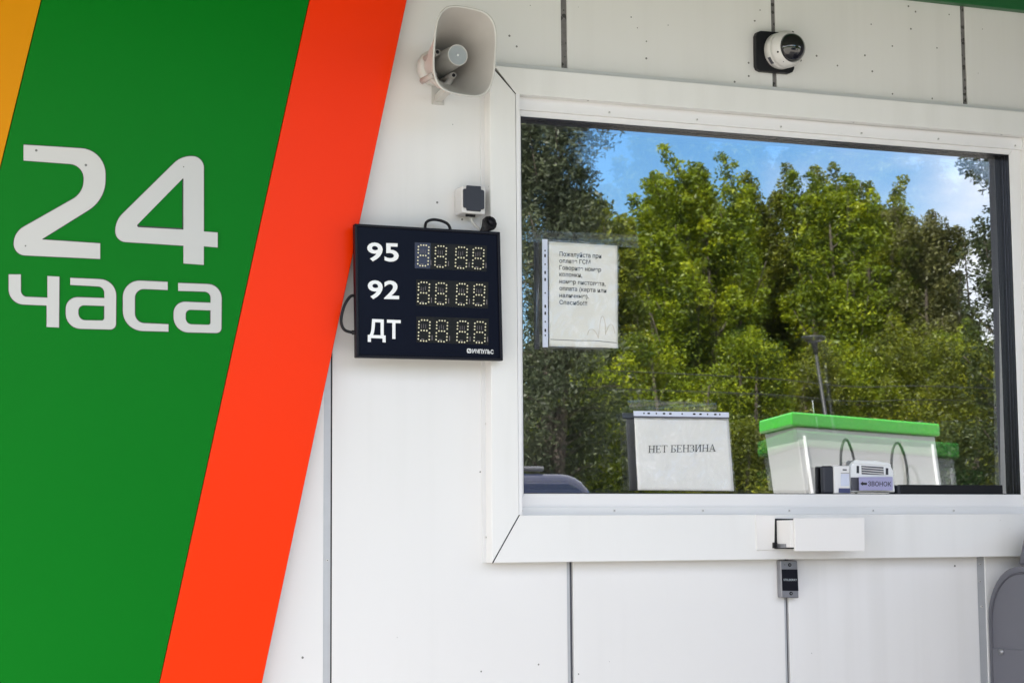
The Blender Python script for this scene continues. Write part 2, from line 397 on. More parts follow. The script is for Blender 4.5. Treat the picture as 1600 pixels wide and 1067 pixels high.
# ------------------------------------------------------------------ ground
def sheet(name, x0, x1, y0, y1, z, m, kind='structure'):
    bm = bmesh.new(); bm.faces.new([bm.verts.new(p) for p in ((x0, y0, z), (x1, y0, z), (x1, y1, z), (x0, y1, z))])
    return tag(link(name, bmmesh(name, bm), m), kind=kind)
M['grassland'] = mat('meadow', (.06, .09, .025), .9, var=.5, vscale=.4, bump=.5, bscale=8)
M['paving'] = mat('pale paving', (.26, .25, .225), .85, var=.10, vscale=1.5, bump=.3, bscale=60)
M['grass'] = M['grassland']
sheet('ground', -600, 600, -900, 400, -.004, M['grassland'])
sheet('forecourt', -16, 24, -24, 5, 0.0, M['paving'])

# ------------------------------------------------------------------ kiosk building
kiosk = thing('kiosk', (3, 0, 0), 'white panel-clad filling station kiosk with a wide cashier window and dark panel joints', 'kiosk')
def X(px, py, off=0): return P(px, py, off).x
def Z(px, py, off=0): return P(px, py, off).z
J1 = (X(505.5, 900), X(518.8, 800)); J2 = (X(887.2, 960), X(896.6, 960)); J3 = (X(1227.6, 960), X(1233.6, 960)); J4 = (X(1529, 950), X(1541, 950))
J2 = ((J2[0]+X(876.5, 60))/2, (J2[1]+X(886, 60))/2)
J3 = ((J3[0]+X(1204.5, 60))/2, (J3[1]+X(1212, 60))/2)
J5 = J4; J4u = (X(1502.5, 80), X(1509.5, 80))
ZB, ZT = .12, 3.45
XL, XR = -.62, 10.5
# window hole in the cladding
HX0, HX1 = X(790, 500), X(1625, 500); HZ0, HZ1 = Z(1200, 830), Z(1200, 160)
def panel(pts):
    bm = bmesh.new(); add_prism(bm, pts, 0, .028); return bev(link('wall_panel', bmmesh('wall_panel', bm), M['panel'], kiosk), .0016)
def rect(x0, x1, z0, z1): return [(x0, z0), (x1, z0), (x1, z1), (x0, z1)]
panel(rect(XL, J1[0], ZB, ZT))
panel([(J1[1], ZB), (J2[0], ZB), (J2[0], HZ0), (HX0, HZ0), (HX0, HZ1), (J2[0], HZ1), (J2[0], ZT), (J1[1], ZT)])
panel(rect(J2[1], J3[0], ZB, HZ0)); panel(rect(J2[1], J3[0], HZ1, ZT))
panel(rect(J3[1], J5[0], ZB, HZ0)); panel(rect(J3[1], J4u[0], HZ1, ZT))
panel([(J5[1], ZB), (XR, ZB), (XR, ZT), (J4u[1], ZT), (J4u[1], HZ1), (HX1, HZ1), (HX1, HZ0), (J5[1], HZ0)])
def joint(x0, x1, z0, z1, m, y=.006): return box('joint_strip', x0, x1, y, .027, z0, z1, M[m], kiosk)
joint(J1[0], J1[1], ZB, ZT, 'strip', .002)
box('joint_gap', J1[1]-.0035, J1[1]-.0002, .001, .0019, ZB, ZT, M['dark'], kiosk)
for J in (J2, J3):
    joint(J[0], J[1], HZ1, ZT, 'mildew'); w_ = (J[1]-J[0])
    joint(J[0], J[0]+w_*.55, ZB, HZ0, 'strip', .006); joint(J[0]+w_*.55, J[1], ZB, HZ0, 'cabseal', .012)
joint(J4u[0], J4u[1], HZ1, ZT, 'mildew'); joint(J5[0], J5[1], ZB, HZ0, 'strip', .003)
screw(511.5, 875, -.001, kiosk); screw(1531, 881, -.002, kiosk); screw(1531, 908, -.002, kiosk); screw(1534, 947, -.002, kiosk)
# wall core (with the window opening), back walls, roof
def core(x0, x1, z0, z1): return box('wall', x0, x1, .03, .22, z0, z1, M['core'], kiosk)
core(XL, HX0-.02, 0, ZT); core(HX1+.02, XR, 0, ZT); core(HX0-.02, HX1+.02, 0, HZ0-.02); core(HX0-.02, HX1+.02, HZ1+.02, ZT)
box('plinth', XL-.02, XR+.02, -.03, .03, 0, ZB, M['core'], kiosk)
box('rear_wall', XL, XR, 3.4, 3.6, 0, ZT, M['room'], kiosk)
box('side_wall', XL, XL+.15, .22, 3.4, 0, ZT, M['panel'], kiosk); box('side_wall', XR-.15, XR, .22, 3.4, 0, ZT, M['panel'], kiosk)
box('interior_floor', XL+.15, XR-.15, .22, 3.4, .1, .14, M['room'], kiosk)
zo = P(1525, 8.5, .03).z
box('green_band', XL-.03, XR+.03, -.03, -.001, zo, ZT-.002, M['fascia'], kiosk, .002)
OV = 2.5
box('roof', XL-.3, XR+.3, -OV, 3.9, ZT, ZT+.08, M['soffit'], kiosk)
box('roof_edge', XL-.32, XR+.32, -OV-.03, -OV-.001, ZT-.04, ZT+.4, M['fascia'], kiosk)
box('shade_wing', P(1541, 950).x+.82, XR-5, -1.0, -.001, 0, ZT-.003, M['cab'], kiosk)  # wing added beside the view to shade the right end of the facade

# ------------------------------------------------------------------ window
LT = .05
def trim(name, px, off=LT, thick=.05, m='trim', b=.0015): return slab(name, px, off, thick, M[m], kiosk, b)
trim('window_trim', [(765.5, 101.5), (805.4, 147.2), (811, 804), (769, 879)])                       # left
trim('window_trim', [(772, 102.6), (1660, 180.5), (1606.5, 211.8), (806.6, 147.2)])                 # top
trim('window_trim', [(770.6, 879), (812, 804.6), (1612, 803.2), (1660, 868)])                       # bottom
trim('window_trim', [(1607, 212.6), (1661, 180), (1690, 868), (1612.5, 802)])                         # right
# shadow gaps at the mitres
for a, b in (((766, 101), (805.8, 147.4)), ((769.6, 879.4), (811.6, 804.2))):
    tube('mitre_joint', [P(*a, LT-.0008), P(*b, LT-.0008)], .0014, M['dark'], kiosk, 6)
# flange (L-angle) around the trim, screwed to the wall
slab('trim_flange', [(750, 90), (771, 91.5), (768.5, 879), (754, 879)], .004, .004, M['flange'], kiosk, .0005)
slab('trim_flange', [(768, 96.5), (1660, 176.5), (1660, 188), (768, 108)], .012, .012, M['flange'], kiosk, .001)
for py in (240, 430, 662, 839): screw(759.5, py, .0045, kiosk)
win = None
# reveal: box lining between trim face and recessed frame
win = slab('window', [(806, 147), (812, 147), (816, 804), (811, 804)], .0495, .10, M['pvc'], kiosk, 0)  # left reveal lining is the part's own mesh
a = pp([(805.5, 147), (1607, 211.8), (1612, 803), (811, 804)], LT)
x0, x1, z0, z1 = (a[0][0]+a[3][0])/2, a[1][0], (a[3][1]+a[2][1])/2, (a[0][1]+a[1][1])/2
def wbox(name, xa, xb, ya, yb, za, zb, m, b=.001): return box(name, xa, xb, ya, yb, za, zb, M[m], win, b)
T_ = .006
wbox('reveal', x0-.01, x1+.01, -.049, .06, z1-.0, z1+T_, 'trim', 0)
wbox('reveal', x0-.01, x1+.01, -.049, .06, z0-T_, z0, 'trim', 0)
wbox('reveal', x1, x1+T_, -.049, .06, z0, z1, 'trim', 0)
# screwed strip, off .02
zs_b = Z(1200, 791.5, .018); zs_t = Z(1200, 202.5, .018)
wbox('cover_strip', x0+.001, x1-.001, -.018, -.004, z0+.0005, zs_b, 'flange'); wbox('cover_strip', x0+.001, x1-.001, -.018, -.004, zs_t, z1-.0005, 'pvc')
for px in (815, 960, 1098, 1233, 1364, 1490): screw(px, 797.5, .0185, win)
for px, py in ((810, 163.5), (952, 176), (1089, 187.3), (1220, 198.5), (1346, 208.5), (1466, 217.5), (1586, 228)): screw(px, py, .0185, win)
# white pvc frame, off .008, glass opening
gx0, gx1 = (X(815, 400, .008)+X(817.5, 600, .008))/2, (X(1576, 243, .008)+X(1596.5, 765, .008))/2
gz1, gz0 = (Z(815, 181, .008)+Z(1575, 242.5, .008))/2, Z(1200, 771.5, .008)
def frame_part(pts): bm = bmesh.new(); add_prism(bm, pts, -.008, .0295); return bev(link('frame', bmmesh('frame', bm), M['pvc'], win), .0015)
e = .0004
frame_part([(x0+e, z0+e), (gx0, gz0), (gx0, gz1), (x0+e, z1-e)]); frame_part([(x1-e, z0+e), (x1-e, z1-e), (gx1, gz1), (gx1, gz0)])
frame_part([(x0+2*e, z0+e), (x1-2*e, z0+e), (gx1-e, gz0), (gx0+e, gz0)]); frame_part([(x0+2*e, z1-e), (gx0+e, gz1), (gx1-e, gz1), (x1-2*e, z1-e)])
# black gasket and grey ribbed rebate lining the opening in front of the glass
def ring(name, ya, yb, t, m):
    bm = bmesh.new()
    for pts in ([(gx0, gz0), (gx0+t, gz0+t), (gx0+t, gz1-t), (gx0, gz1)], [(gx1, gz0), (gx1, gz1), (gx1-t, gz1-t), (gx1-t, gz0+t)],
                [(gx0, gz0), (gx1, gz0), (gx1-t, gz0+t), (gx0+t, gz0+t)], [(gx0, gz1), (gx0+t, gz1-t), (gx1-t, gz1-t), (gx1, gz1)]):
        add_prism(bm, pts, ya, yb)
    return link(name, bmmesh(name, bm), M[m], win)
for i in range(5):
    ring('gasket', -.005+i*.0069, -.005+i*.0069+.0042, .0022, 'seal')
    ring('gasket_lining', -.005+i*.0069+.0043, -.005+i*.0069+.0068, .0008, 'black' if i % 2 else 'bead')
# panes: outer flat, inner bowed by gas pressure (gives the doubled reflection)
bm = bmesh.new(); bm.faces.new([bm.verts.new(p) for p in ((gx0, G, gz0), (gx1, G, gz0), (gx1, G, gz1), (gx0, G, gz1))])
link('glass_pane', bmmesh('glass_pane', bm), M['glass'], win)
bm = bmesh.new(); n_ = 36; BOW = .0088
vs = [[bm.verts.new((gx0+(gx1-gx0)*(.5+u/2), G+.016+BOW*(1-u*u*.50-v*v*.45)-.0012*u, gz0+(gz1-gz0)*(.5+v/2))) for u in np.linspace(-1, 1, n_)] for v in np.linspace(-1, 1, n_)]
for i in range(n_-1):
    for j in range(n_-1): bm.faces.new((vs[i][j], vs[i][j+1], vs[i+1][j+1], vs[i+1][j]))
link('glass_pane', bmmesh('glass_pane', bm), M['glass2'], win, True)
ring('spacer', .0305, .055, .012, 'black')
# inner sill and desk
box('inner_sill', gx0-.1, gx1+.1, .08, .62, gz0-.05, gz0-.0, M['desk'], kiosk, .004)

# ------------------------------------------------------------------ sign board
sg = thing('sign_board', (P(200, 530).x, 0, P(200, 530).z), 'big green sign board with white 24-hour lettering and slanting orange and yellow bands', 'sign')
SO = .045
def ext(a, b, y): return (a[0]+(b[0]-a[0])*(y-a[1])/(b[1]-a[1]), y)
YG = ((65, 0), (0, 265)); GO = ((483.5, 0), (249, 1067)); OE = ((636, 0), (409.5, 1067))
T0, B0 = -330, 1560
def band(name, l, r, m, off, dl=0, dr=0):
    q = [ext(*l, T0), ext(*r, T0), ext(*r, B0), ext(*l, B0)]
    q = [(q[0][0]+dl, T0), (q[1][0]+dr, T0), (q[2][0]+dr, B0), (q[3][0]+dl, B0)]
    return slab(name, q, off, .022, M[m], sg, .002)
band('yellow_band', ((-235, 0), (-300, 265)), YG, 'yellow', SO, 0, -.6)
band('green_band', YG, GO, 'green', SO+.0015, .6, -.3)
band('orange_band', GO, OE, 'orange', SO, .4, 0)
q = [ext(*((-230, 0), (-295, 265)), T0+6), ext(*OE, T0+6), ext(*OE, B0-6), ext(*((-230, 0), (-295, 265)), B0-6)]
q[1] = (q[1][0]-3, q[1][1]); q[2] = (q[2][0]-3, q[2][1])
slab('backing_frame', q, SO-.0225, .022, M['edge'], sg, 0)
k = 3.1375
GL = {'two': [[(116, 83), (518, 108, 125), (516, 352, 95), (203, 547, 6), (491, 566), (491, 642), (68, 622, 78), (68, 512, 80), (411, 318, 62), (411, 182, 66), (116, 160)]],
      'four': [[(566, 455, 62), (890, 137, 52), (999, 142, 62), (999, 508), (1067, 513), (1067, 586), (999, 580), (999, 671), (900, 664), (900, 577), (566, 556, 72)], [(900, 244, 6), (900, 499), (662, 486, 18)]],
      'che': [[(43, 718), (102, 718), (102, 827, 30), (233, 832), (233, 726), (291, 729), (289, 978), (229, 975), (229, 870), (43, 862, 72)]],
      'a': [[(345, 735), (570, 745, 78), (568, 988, 28), (323, 982, 72), (323, 828, 58), (512, 834), (512, 778, 30), (345, 769)], [(384, 868, 28), (512, 872), (512, 944, 14), (384, 942, 34)]],
      'es': [[(822, 755), (603, 745, 84), (603, 992, 96), (826, 998), (826, 962), (661, 955, 46), (661, 787, 46), (822, 794)]],
      'a2': [[(874, 760), (1087, 768, 68), (1085, 1005, 24), (852, 1000, 72), (852, 850, 56), (1033, 857), (1033, 803, 30), (874, 798)], [(910, 890, 24), (1033, 894), (1033, 965, 12), (910, 962, 30)]]}
for g, loops in GL.items():
    L = [rnd(l, 9) for l in loops]
    fn = lambda x, y: P(x/k, 200+y/k, SO+.0045)
    o = poly_mesh('letter', L, fn, M['letter'], sg)
    bm = bmesh.new(); bm.from_mesh(o.data); bmesh.ops.recalc_face_normals(bm, faces=bm.faces[:])
    r = bmesh.ops.extrude_face_region(bm, geom=bm.faces[:]); bmesh.ops.translate(bm, vec=(0, .0028, 0), verts=[v for v in r['geom'] if isinstance(v, bmesh.types.BMVert)])
    bmesh.ops.recalc_face_normals(bm, faces=bm.faces[:]); bm.to_mesh(o.data); bm.free()
    # dark cut-out line round each letter
    def grow(l, s):
        c = []; n = len(l); A = sum(l[i][0]*l[(i+1) % n][1]-l[(i+1) % n][0]*l[i][1] for i in range(n))
        sg_ = 1 if A > 0 else -1
        for i in range(n):
            a, b = Vector(l[i-1]), Vector(l[(i+1) % n]); t = (b-a)
            if t.length < 1e-6: c.append(l[i]); continue
            t.normalize(); nn = Vector((t.y, -t.x))*sg_; c.append((l[i][0]+nn.x*s, l[i][1]+nn.y*s))
        return c
    poly_mesh('letter_edge', [grow(L[0], 3.4)]+[[((x-sum(q_[0] for q_ in h)/len(h))*.94+sum(q_[0] for q_ in h)/len(h), (y-sum(q_[1] for q_ in h)/len(h))*.94+sum(q_[1] for q_ in h)/len(h)) for x, y in h] for h in L[1:]], lambda x, y: P(x/k, 200+y/k, SO+.0021), M['edge'], o)

# ------------------------------------------------------------------ price display
BO = .092
pr = thing('price_display', P(670, 456, 0), 'dark navy fuel price display reading 95, 92 and ДТ with unlit dotted digits', 'price display')
cb = [(554.5, 349.5), (781.6, 362.6), (786.2, 563.4), (557, 558.4)]
slab('housing', cb, BO-.004, .022, M['bezel'], pr, .002)
def inset(q, d): 
    cx = sum(p[0] for p in q)/4; cyy = sum(p[1] for p in q)/4
    return [(x+(d if x < cx else -d), y+(d if y < cyy else -d)) for x, y in q]
iq = inset(cb, 4.2)
slab('face', iq, BO-.001, .01, M['navy'], pr, 0)
# raised bezel frame
for i in range(4):
    o_ = [cb[i], cb[(i+1) % 4], iq[(i+1) % 4], iq[i]]
    slab('bezel', o_, BO+.004, .012, M['bezel'], pr, .0015)
ZK = 5.4727
def z2(x, y): return (560+x/ZK, 365+y/ZK)
M['pcb'] = mat('circuit board', (.004, .0036, .003), .3, var=.8, vscale=160, spec=.2)
t = M['pcb'].node_tree; h = t.nodes[M['pcb']['mixnode']]; h.inputs['B'].default_value = (.020, .017, .014, 1)
rows = [[(482, 75), (1100, 105), (1095, 325), (482, 297)], [(495, 392), (1112, 415), (1108, 640), (495, 615)], [(497, 708), (1114, 728), (1112, 952), (497, 928)]]
digs = [[(503, 100, 605, 275), (650, 108, 755, 285), (825, 118, 932, 295), (972, 125, 1076, 300)],
        [(505, 417, 610, 597), (655, 424, 757, 602), (833, 430, 935, 607), (980, 437, 1083, 612)],
        [(508, 740, 615, 917), (660, 745, 765, 922), (838, 750, 940, 928), (985, 755, 1090, 932)]]
for ri, rq in enumerate(rows):
    wn = slab('display_window', [z2(*p) for p in rq], BO+.0002, .0008, M['pcb'], pr, 0)
    for (xa, ya, xb, yb) in digs[ri]:
        bm = bmesh.new(); sk = 8
        def dot_(u, v):
            x = xa+4+(xb-xa-8)*u+sk*(.5-v)*1.0; y = ya+(yb-ya)*v+(u-.5)*5
            c = P(*z2(x, y), BO+.0012); r = .0026
            mt = Matrix.Translation(c) @ Matrix.Diagonal((r, r*.6, r, 1))
            bmesh.ops.create_icosphere(bm, subdivisions=1, radius=1, matrix=mt)
        for vv in (0.0, .5, 1.0):
            for u in (.26, .5, .74): dot_(u, vv)
        for vv in (.08, .23, .38, .60, .76, .92):
            dot_(.04, vv); dot_(.98, vv)
        link('led_digit', bmmesh('led_digit', bm), M['led'], pr, True)
    # small printed bits on the board between the digits
    bm = bmesh.new()
    for (xa, ya, xb, yb) in digs[ri]:
        for kx in range(3):
            u = xa+30+kx*18; v = ya+32+random.random()*14
            add_prism(bm, pp([z2(u, v), z2(u+4, v), z2(u+4, v+34), z2(u, v+34)], BO+.0006), -BO-.0006, -BO-.0002)
        add_prism(bm, pp([z2(xa+28, yb-18), z2(xa+54, yb-17), z2(xa+54, yb-10), z2(xa+28, yb-11)], BO+.0006), -BO-.0006, -BO-.0002)
        add_prism(bm, pp([z2(xb+12, yb-48), z2(xb+18, yb-48), z2(xb+18, yb-6), z2(xb+12, yb-6)], BO+.0006), -BO-.0006, -BO-.0002)
    M.setdefault('silk', mat('silk screen', (.16, .14, .15), .5))
    tag(link('board_marks', bmmesh('board_marks', bm), M['silk'], wn), kind='stuff')
M['glare'] = mat('painted reflection', (.024, .030, .066), .4, var=.4, vscale=60)  # bluish reflection on the first digit, put in as a coloured plate
slab('reflection_patch', [z2(482, 76), z2(618, 82), z2(614, 300), z2(482, 296)], BO+.0005, .0002, M['glare'], pr, 0)
text('price_label', '95', [z2(75, 75), z2(345, 83), z2(345, 245), z2(75, 237)], BO+.001, M['white'], pr, .023)
text('price_label', '92', [z2(80, 398), z2(348, 404), z2(348, 566), z2(80, 560)], BO+.001, M['white'], pr, .023)
text('price_label', 'ДТ', [z2(80, 728), z2(362, 740), z2(362, 935), z2(80, 925)], BO+.001, M['white'], pr, .023)
text('maker_mark', 'ИМПУЛЬС', [z2(975, 985), z2(1155, 992), z2(1155, 1030), z2(975, 1023)], BO+.001, M['white'], pr, .02)
lg = [rnd([(928, 982, 10), (966, 984, 10), (966, 1022, 10), (928, 1020, 10)], 3), [(935, 990), (935, 1013), (943, 1013), (950, 997), (944, 1013), (959, 1014), (959, 991), (953, 991), (941, 1008), (944, 991)][::1][:2]+[(958, 1014), (958, 991)]]
poly_mesh('maker_emblem', lg, lambda x, y: P(*z2(x, y), BO+.001), M['white'], pr)
slab('maker_emblem', [z2(941, 1014), z2(946, 1014), z2(953, 990), z2(948, 990)], BO+.0012, .0005, M['white'], pr, 0)
def cab(px, off): return [P(x, y, o) for (x, y), o in zip(px, off)]
tube('cable', spline(cab([(705, 366), (701, 352), (690, 345.5), (676, 343.5), (666, 348), (664, 360)], [.05, .05, .045, .04, .04, .05])), .0040, M['dark'], pr)
tube('cable', spline(cab([(558, 463), (548, 463), (538, 478), (533, 500), (537, 514), (548, 519), (560, 519)], [.075]*7)), .0040, M['dark'], pr)
tube('cable_gland', cab([(550, 519.5), (560, 519.5)], [.075, .075]), .0062, M['dark'], pr)
c0 = P(763, 351, .085)
bm = bmesh.new(); tube_bm(bm, [c0+Vector((-.022, .0, -.028)), c0+Vector((-.01, 0, -.013)), c0, c0+Vector((.004, -.012, .006))], [.007, .012, .0215, .0205], 8)
plug = bev(link('power_plug', bmmesh('power_plug', bm), M['dark'], pr), .003)
tube('plug_hub', [c0+Vector((.004, -.012, .006)), c0+Vector((.006, -.018, .008))], .012, M['bezel'], plug, 12)

# ------------------------------------------------------------------ socket
sk_ = thing('wall_socket', P(736, 315, 0), 'small light grey outdoor wall socket with a closed dark grey flap', 'socket')
SKO = .062
q = rnd([(722, 289.5, 3.5), (759, 292.5, 3.5), (758.5, 335.5, 3.5), (721.5, 332.5, 3.5)], 4)
bev(slab('box', q, SKO, SKO-.002, M['socket'], sk_, 0), .003, 3)
q = rnd([(729.5, 289.6, 1), (751.8, 291.2, 1), (752, 296.5, 1), (757, 297.5, 2.5), (757.3, 327, 2.5), (752, 327.5, 1), (751.5, 330.8, 1), (730, 329, 1), (729, 325, 1), (724.2, 324, 2.5), (724, 295, 2.5), (729, 294.8, 1)], 3)
slab('flap', q, SKO+.005, .006, M['cover'], sk_, .0015)
tube('cable', spline(cab([(734.5, 330), (735.5, 338), (739, 348), (748, 358), (752, 366)], [.03, .035, .04, .05, .05])), .0042, M['cablegrey'], sk_)
tube('cable_gland', cab([(728, 336.2), (742, 337.2)], [.045, .045]), .0045, M['dark'], sk_)

# ------------------------------------------------------------------ horn loudspeaker
HO = .27; hc = P(726.5, 80.5, HO)
hn = thing('horn_loudspeaker', P(700, 110, 0), 'beige rectangular horn loudspeaker pointing straight out of the wall beside the window corner', 'loudspeaker')
ax = Vector((.05, -1, -.03)).normalized(); hx = Vector((0, 0, 1)).cross(ax).normalized()*-1
if hx.x < 0: hx = -hx
hz = hx.cross(ax); hz = hz if hz.z > 0 else -hz
tl = R(4); hx, hz = hx*math.cos(tl)-hz*math.sin(tl), hz*math.cos(tl)+hx*math.sin(tl)
def hring(bm, s, a, b, n, seg=48):
    out = []
    for i in range(seg):
        th = 2*math.pi*i/seg; c, s_ = math.cos(th), math.sin(th)
        x = a*math.copysign(abs(c)**(2/n), c); z = b*math.copysign(abs(s_)**(2/n), s_)
        out.append(bm.verts.new(hc+ax*s+hx*x+hz*z))
    return out
def loft(bm, rings):
    for A, B in zip(rings[:-1], rings[1:]):
        for i in range(len(A)): bm.faces.new((A[i], A[(i+1) % len(A)], B[(i+1) % len(B)], B[i]))
AX_, BZ_ = .0905, .1205
prof = [(-.205, .037, .037, 2), (-.18, .043, .046, 2), (-.13, .054, .064, 2.3), (-.08, .064, .083, 2.7), (-.035, .077, .103, 3.1), (-.008, .0865, .1155, 3.4), (0, AX_, BZ_, 3.4)]
bm = bmesh.new(); rs = [hring(bm, *p) for p in prof]
rs += [hring(bm, .003, AX_-.001, BZ_-.001, 3.4), hring(bm, .003, AX_-.0045, BZ_-.0045, 3.4), hring(bm, -.001, AX_-.006, BZ_-.006, 3.4)]
loft(bm, rs)
link('flare', bmmesh('flare', bm), M['horn'], hn, True)
bm = bmesh.new(); rs = [hring(bm, s-.001, a-.006, b-.006, n) for s, a, b, n in prof[::-1][1:]]
rs = [hring(bm, -.0008, AX_-.006, BZ_-.006, 3.4)]+rs
loft(bm, rs); bm.faces.new(rs[-1])
link('flare_interior', bmmesh('flare_interior', bm), M['hornin'], hn, True)
bm = bmesh.new(); rs = [hring(bm, s, r, r, 2, 40) for s, r in ((-.20, .038), (-.203, .046), (-.212, .049), (-.236, .047), (-.242, .038))]
loft(bm, rs); bm.faces.new(rs[-1]); link('driver_housing', bmmesh('driver_housing', bm), M['horn'], hn, True)
bm = bmesh.new(); rs = [hring(bm, s, r, r, 2, 36) for s, r in ((-.214, .034), (-.10, .0305), (-.052, .0285), (-.049, .0285), (-.049, .0262), (-.051, .0258))]
loft(bm, rs); link('centre_tube', bmmesh('centre_tube', bm), M['horn'], hn, True)
tube('tube_cap', [hc+ax*-.056, hc+ax*-.0505], .0262, M['horngrey'], hn, 36, False)
tube('cap_stud', [hc+ax*-.051, hc+ax*-.048], .003, M['white'], hn, 10)
for dx, dz in ((-.045, .008), (-.05, -.055), (.006, -.047)):
    c = hc+hx*dx+hz*dz
    tube('screw_boss', [c+ax*-.17, c+ax*-.085], .0085, M['hornin'], hn, 14)
    tube('boss_hole', [c+ax*-.086, c+ax*-.0835], .0050, M['dark'], hn, 10)
tube('inner_rib', spline([hc+hx*-.046+hz*-.060+ax*-.11, hc+hx*-.02+hz*-.078+ax*-.10, hc+hx*-.004+hz*-.070+ax*-.10, hc+hx*.008+hz*-.05+ax*-.11]), .009, M['hornin'], hn, 8)
b0 = hc+ax*-.24
bm = bmesh.new()
for s in (-1, 1): tube_bm(bm, [b0+hx*.03*s+Vector((0, 0, -.06)), b0+hx*.03*s+Vector((0, .0, -.045))], .009, 8)
bk = P(694, 141, .055)
tube('mounting_bracket', [bk+Vector((0, .055, -.012)), bk+Vector((0, -.03, -.006)), bk+Vector((.0, -.06, .02))], .0135, M['horn'], hn, 4, False); bm.free()
box('mounting_plate', bk.x-.018, bk.x+.018, -.004, -.0005, bk.z-.03, bk.z+.05, M['horn'], hn, .001)

# ------------------------------------------------------------------ dome camera
cc = P(1211, 82, .018)
cmn = thing('dome_camera', P(1211, 82, 0), 'white dome security camera with a smoked dome on a black square backplate', 'security camera')
q = rnd([(1181, 48, 8), (1240.5, 52, 8), (1241.5, 115.5, 8), (1182, 110.5, 8)], 2)
slab('backplate', q, .020, .0195, M['dark'], cmn, .002)
cx_ = P(1212.5, 83.5, 0); cxz = (cx_.x, cx_.z); K = 40
dn = Vector((.16, -1, -.04)).normalized(); dx_ = Vector((1, .16, 0)).normalized(); dz_ = dx_.cross(dn); dz_ = dz_ if dz_.z > 0 else -dz_
base = Vector((cx_.x, -.020, cx_.z))
def cring(bm, s, r): return [bm.verts.new(base+dn*s+(dx_*math.cos(2*math.pi*i/K)+dz_*math.sin(2*math.pi*i/K))*r) for i in range(K)]
bm = bmesh.new(); rs = [cring(bm, s, r) for s, r in ((-.004, .0545), (.024, .0545), (.0245, .0530), (.0265, .0530), (.027, .0550), (.040, .0548), (.052, .051), (.059, .0475), (.062, .0445), (.060, .0435))]
loft(bm, rs); bm.faces.new(rs[0]); bm.faces.new(rs[-1]); bev(link('shell', bmmesh('shell', bm), M['camwhite'], cmn, True), .0006, 1)
bm = bmesh.new(); rs = [cring(bm, .058+.036*math.sin(a), .0435*math.cos(a)+.0001) for a in np.linspace(0, math.pi/2*.98, 12)]
loft(bm, rs); bm.faces.new(rs[-1]); link('smoked_dome', bmmesh('smoked_dome', bm), M['dome'], cmn, True)
for an in (200, 320, 80):
    v = dx_*math.cos(R(an))+dz_*math.sin(R(an)); c = base+dn*.053+v*.0500
    tube('screw', [c, c+(v*.7+dn*.7)*.0022], .0030, M['dark'], cmn, 8)
v = (dx_*math.cos(R(222))+dz_*math.sin(R(222)))
bm = bmesh.new()
for i in range(6):
    a0, a1 = R(208+i*4), R(208+(i+1)*4); vv = [dx_*math.cos(a)+dz_*math.sin(a) for a in (a0, a1)]
    bm.faces.new([bm.verts.new(base+dn*s+u*.0549) for u, s in ((vv[0], .006), (vv[1], .006), (vv[1], .019), (vv[0], .019))])
link('data_plate', bmmesh('data_plate', bm), M['cabseal'], cmn)

# ------------------------------------------------------------------ paper notices in plastic sleeves
def grid_sheet(name, q, off, m, parent, curl=0.0, wr=0.0, n=26, seed=0, thick=.0006, tiltfn=None):
    rg = np.random.default_rng(seed); ph = rg.uniform(0, 6.28, 8); fr = rg.uniform(2, 11, (8, 2)); 
    bm = bmesh.new(); g = []
    for i in range(n):
        row = []
        for j in range(n):
            u, v = j/(n-1), i/(n-1)
            px = (q[0][0]*(1-u)+q[1][0]*u)*(1-v)+(q[3][0]*(1-u)+q[2][0]*u)*v
            py = (q[0][1]*(1-u)+q[1][1]*u)*(1-v)+(q[3][1]*(1-u)+q[2][1]*u)*v
            p = P(px, py, off)
            dd = sum(math.sin(fr[k][0]*u+fr[k][1]*v+ph[k]) for k in range(8))/8*wr + curl*4*(u-.5)**2*v
            row.append(bm.verts.new(p+OUT*dd))
        g.append(row)
    for i in range(n-1):
        for j in range(n-1): bm.faces.new((g[i][j], g[i][j+1], g[i+1][j+1], g[i+1][j]))
    o = link(name, bmmesh(name, bm), m, parent, True)
    if thick: s = o.modifiers.new('thickness', 'SOLIDIFY'); s.thickness = thick; s.offset = 0
    return o
K6 = 5.083
def z6(x, y): return (820+x/K6, 350+y/K6)
n1 = thing('payment_notice', P(905, 460, -G), 'white sheet with eight lines of small text in a clear sleeve, upper left glass', 'notice')
NO = -.004
grid_sheet('sheet', [z6(190, 140), z6(735, 173), z6(738, 985), z6(194, 970)], NO, M['paper'], n1, 0, .0005, seed=3)
grid_sheet('sleeve', [z6(138, 118), z6(748, 160), z6(748, 990), z6(142, 978)], NO+.0045, M['sleeve'], n1, 0, .0015, seed=4, thick=0)
slab('punched_strip', [z6(138, 120), z6(180, 123), z6(184, 978), z6(142, 978)], NO+.0065, .0005, M['holestrip'], n1, 0)
for y, rr in ((212, .6), (252, 1), (320, .6), (386, 1), (441, 1), (548, .6), (654, 1), (709, 1), (776, .6), (845, 1), (884, .6)):
    x = 161+ (y-200)*.003
    a = 6 if rr == 1 else 5; b_ = 13*rr if rr == 1 else 7
    slab('punch_hole', rnd([z6(x-a, y-b_)+(1,), z6(x+a, y-b_)+(1,), z6(x+a, y+b_)+(1,), z6(x-a, y+b_)+(1,)], 2), NO+.0071, .0004, M['dark'], n1, 0)
grid_sheet('tape', [z6(20, 48), z6(900, 88), z6(905, 190), z6(25, 140)], -.026, M['sleeve_tape'], n1, 0, .0012, seed=9, thick=0)
grid_sheet('tape', [z6(95, 140), z6(150, 140), z6(150, 960), z6(85, 955)], -.022, M['sleeve_tape'], n1, 0, .0012, seed=19, thick=0)
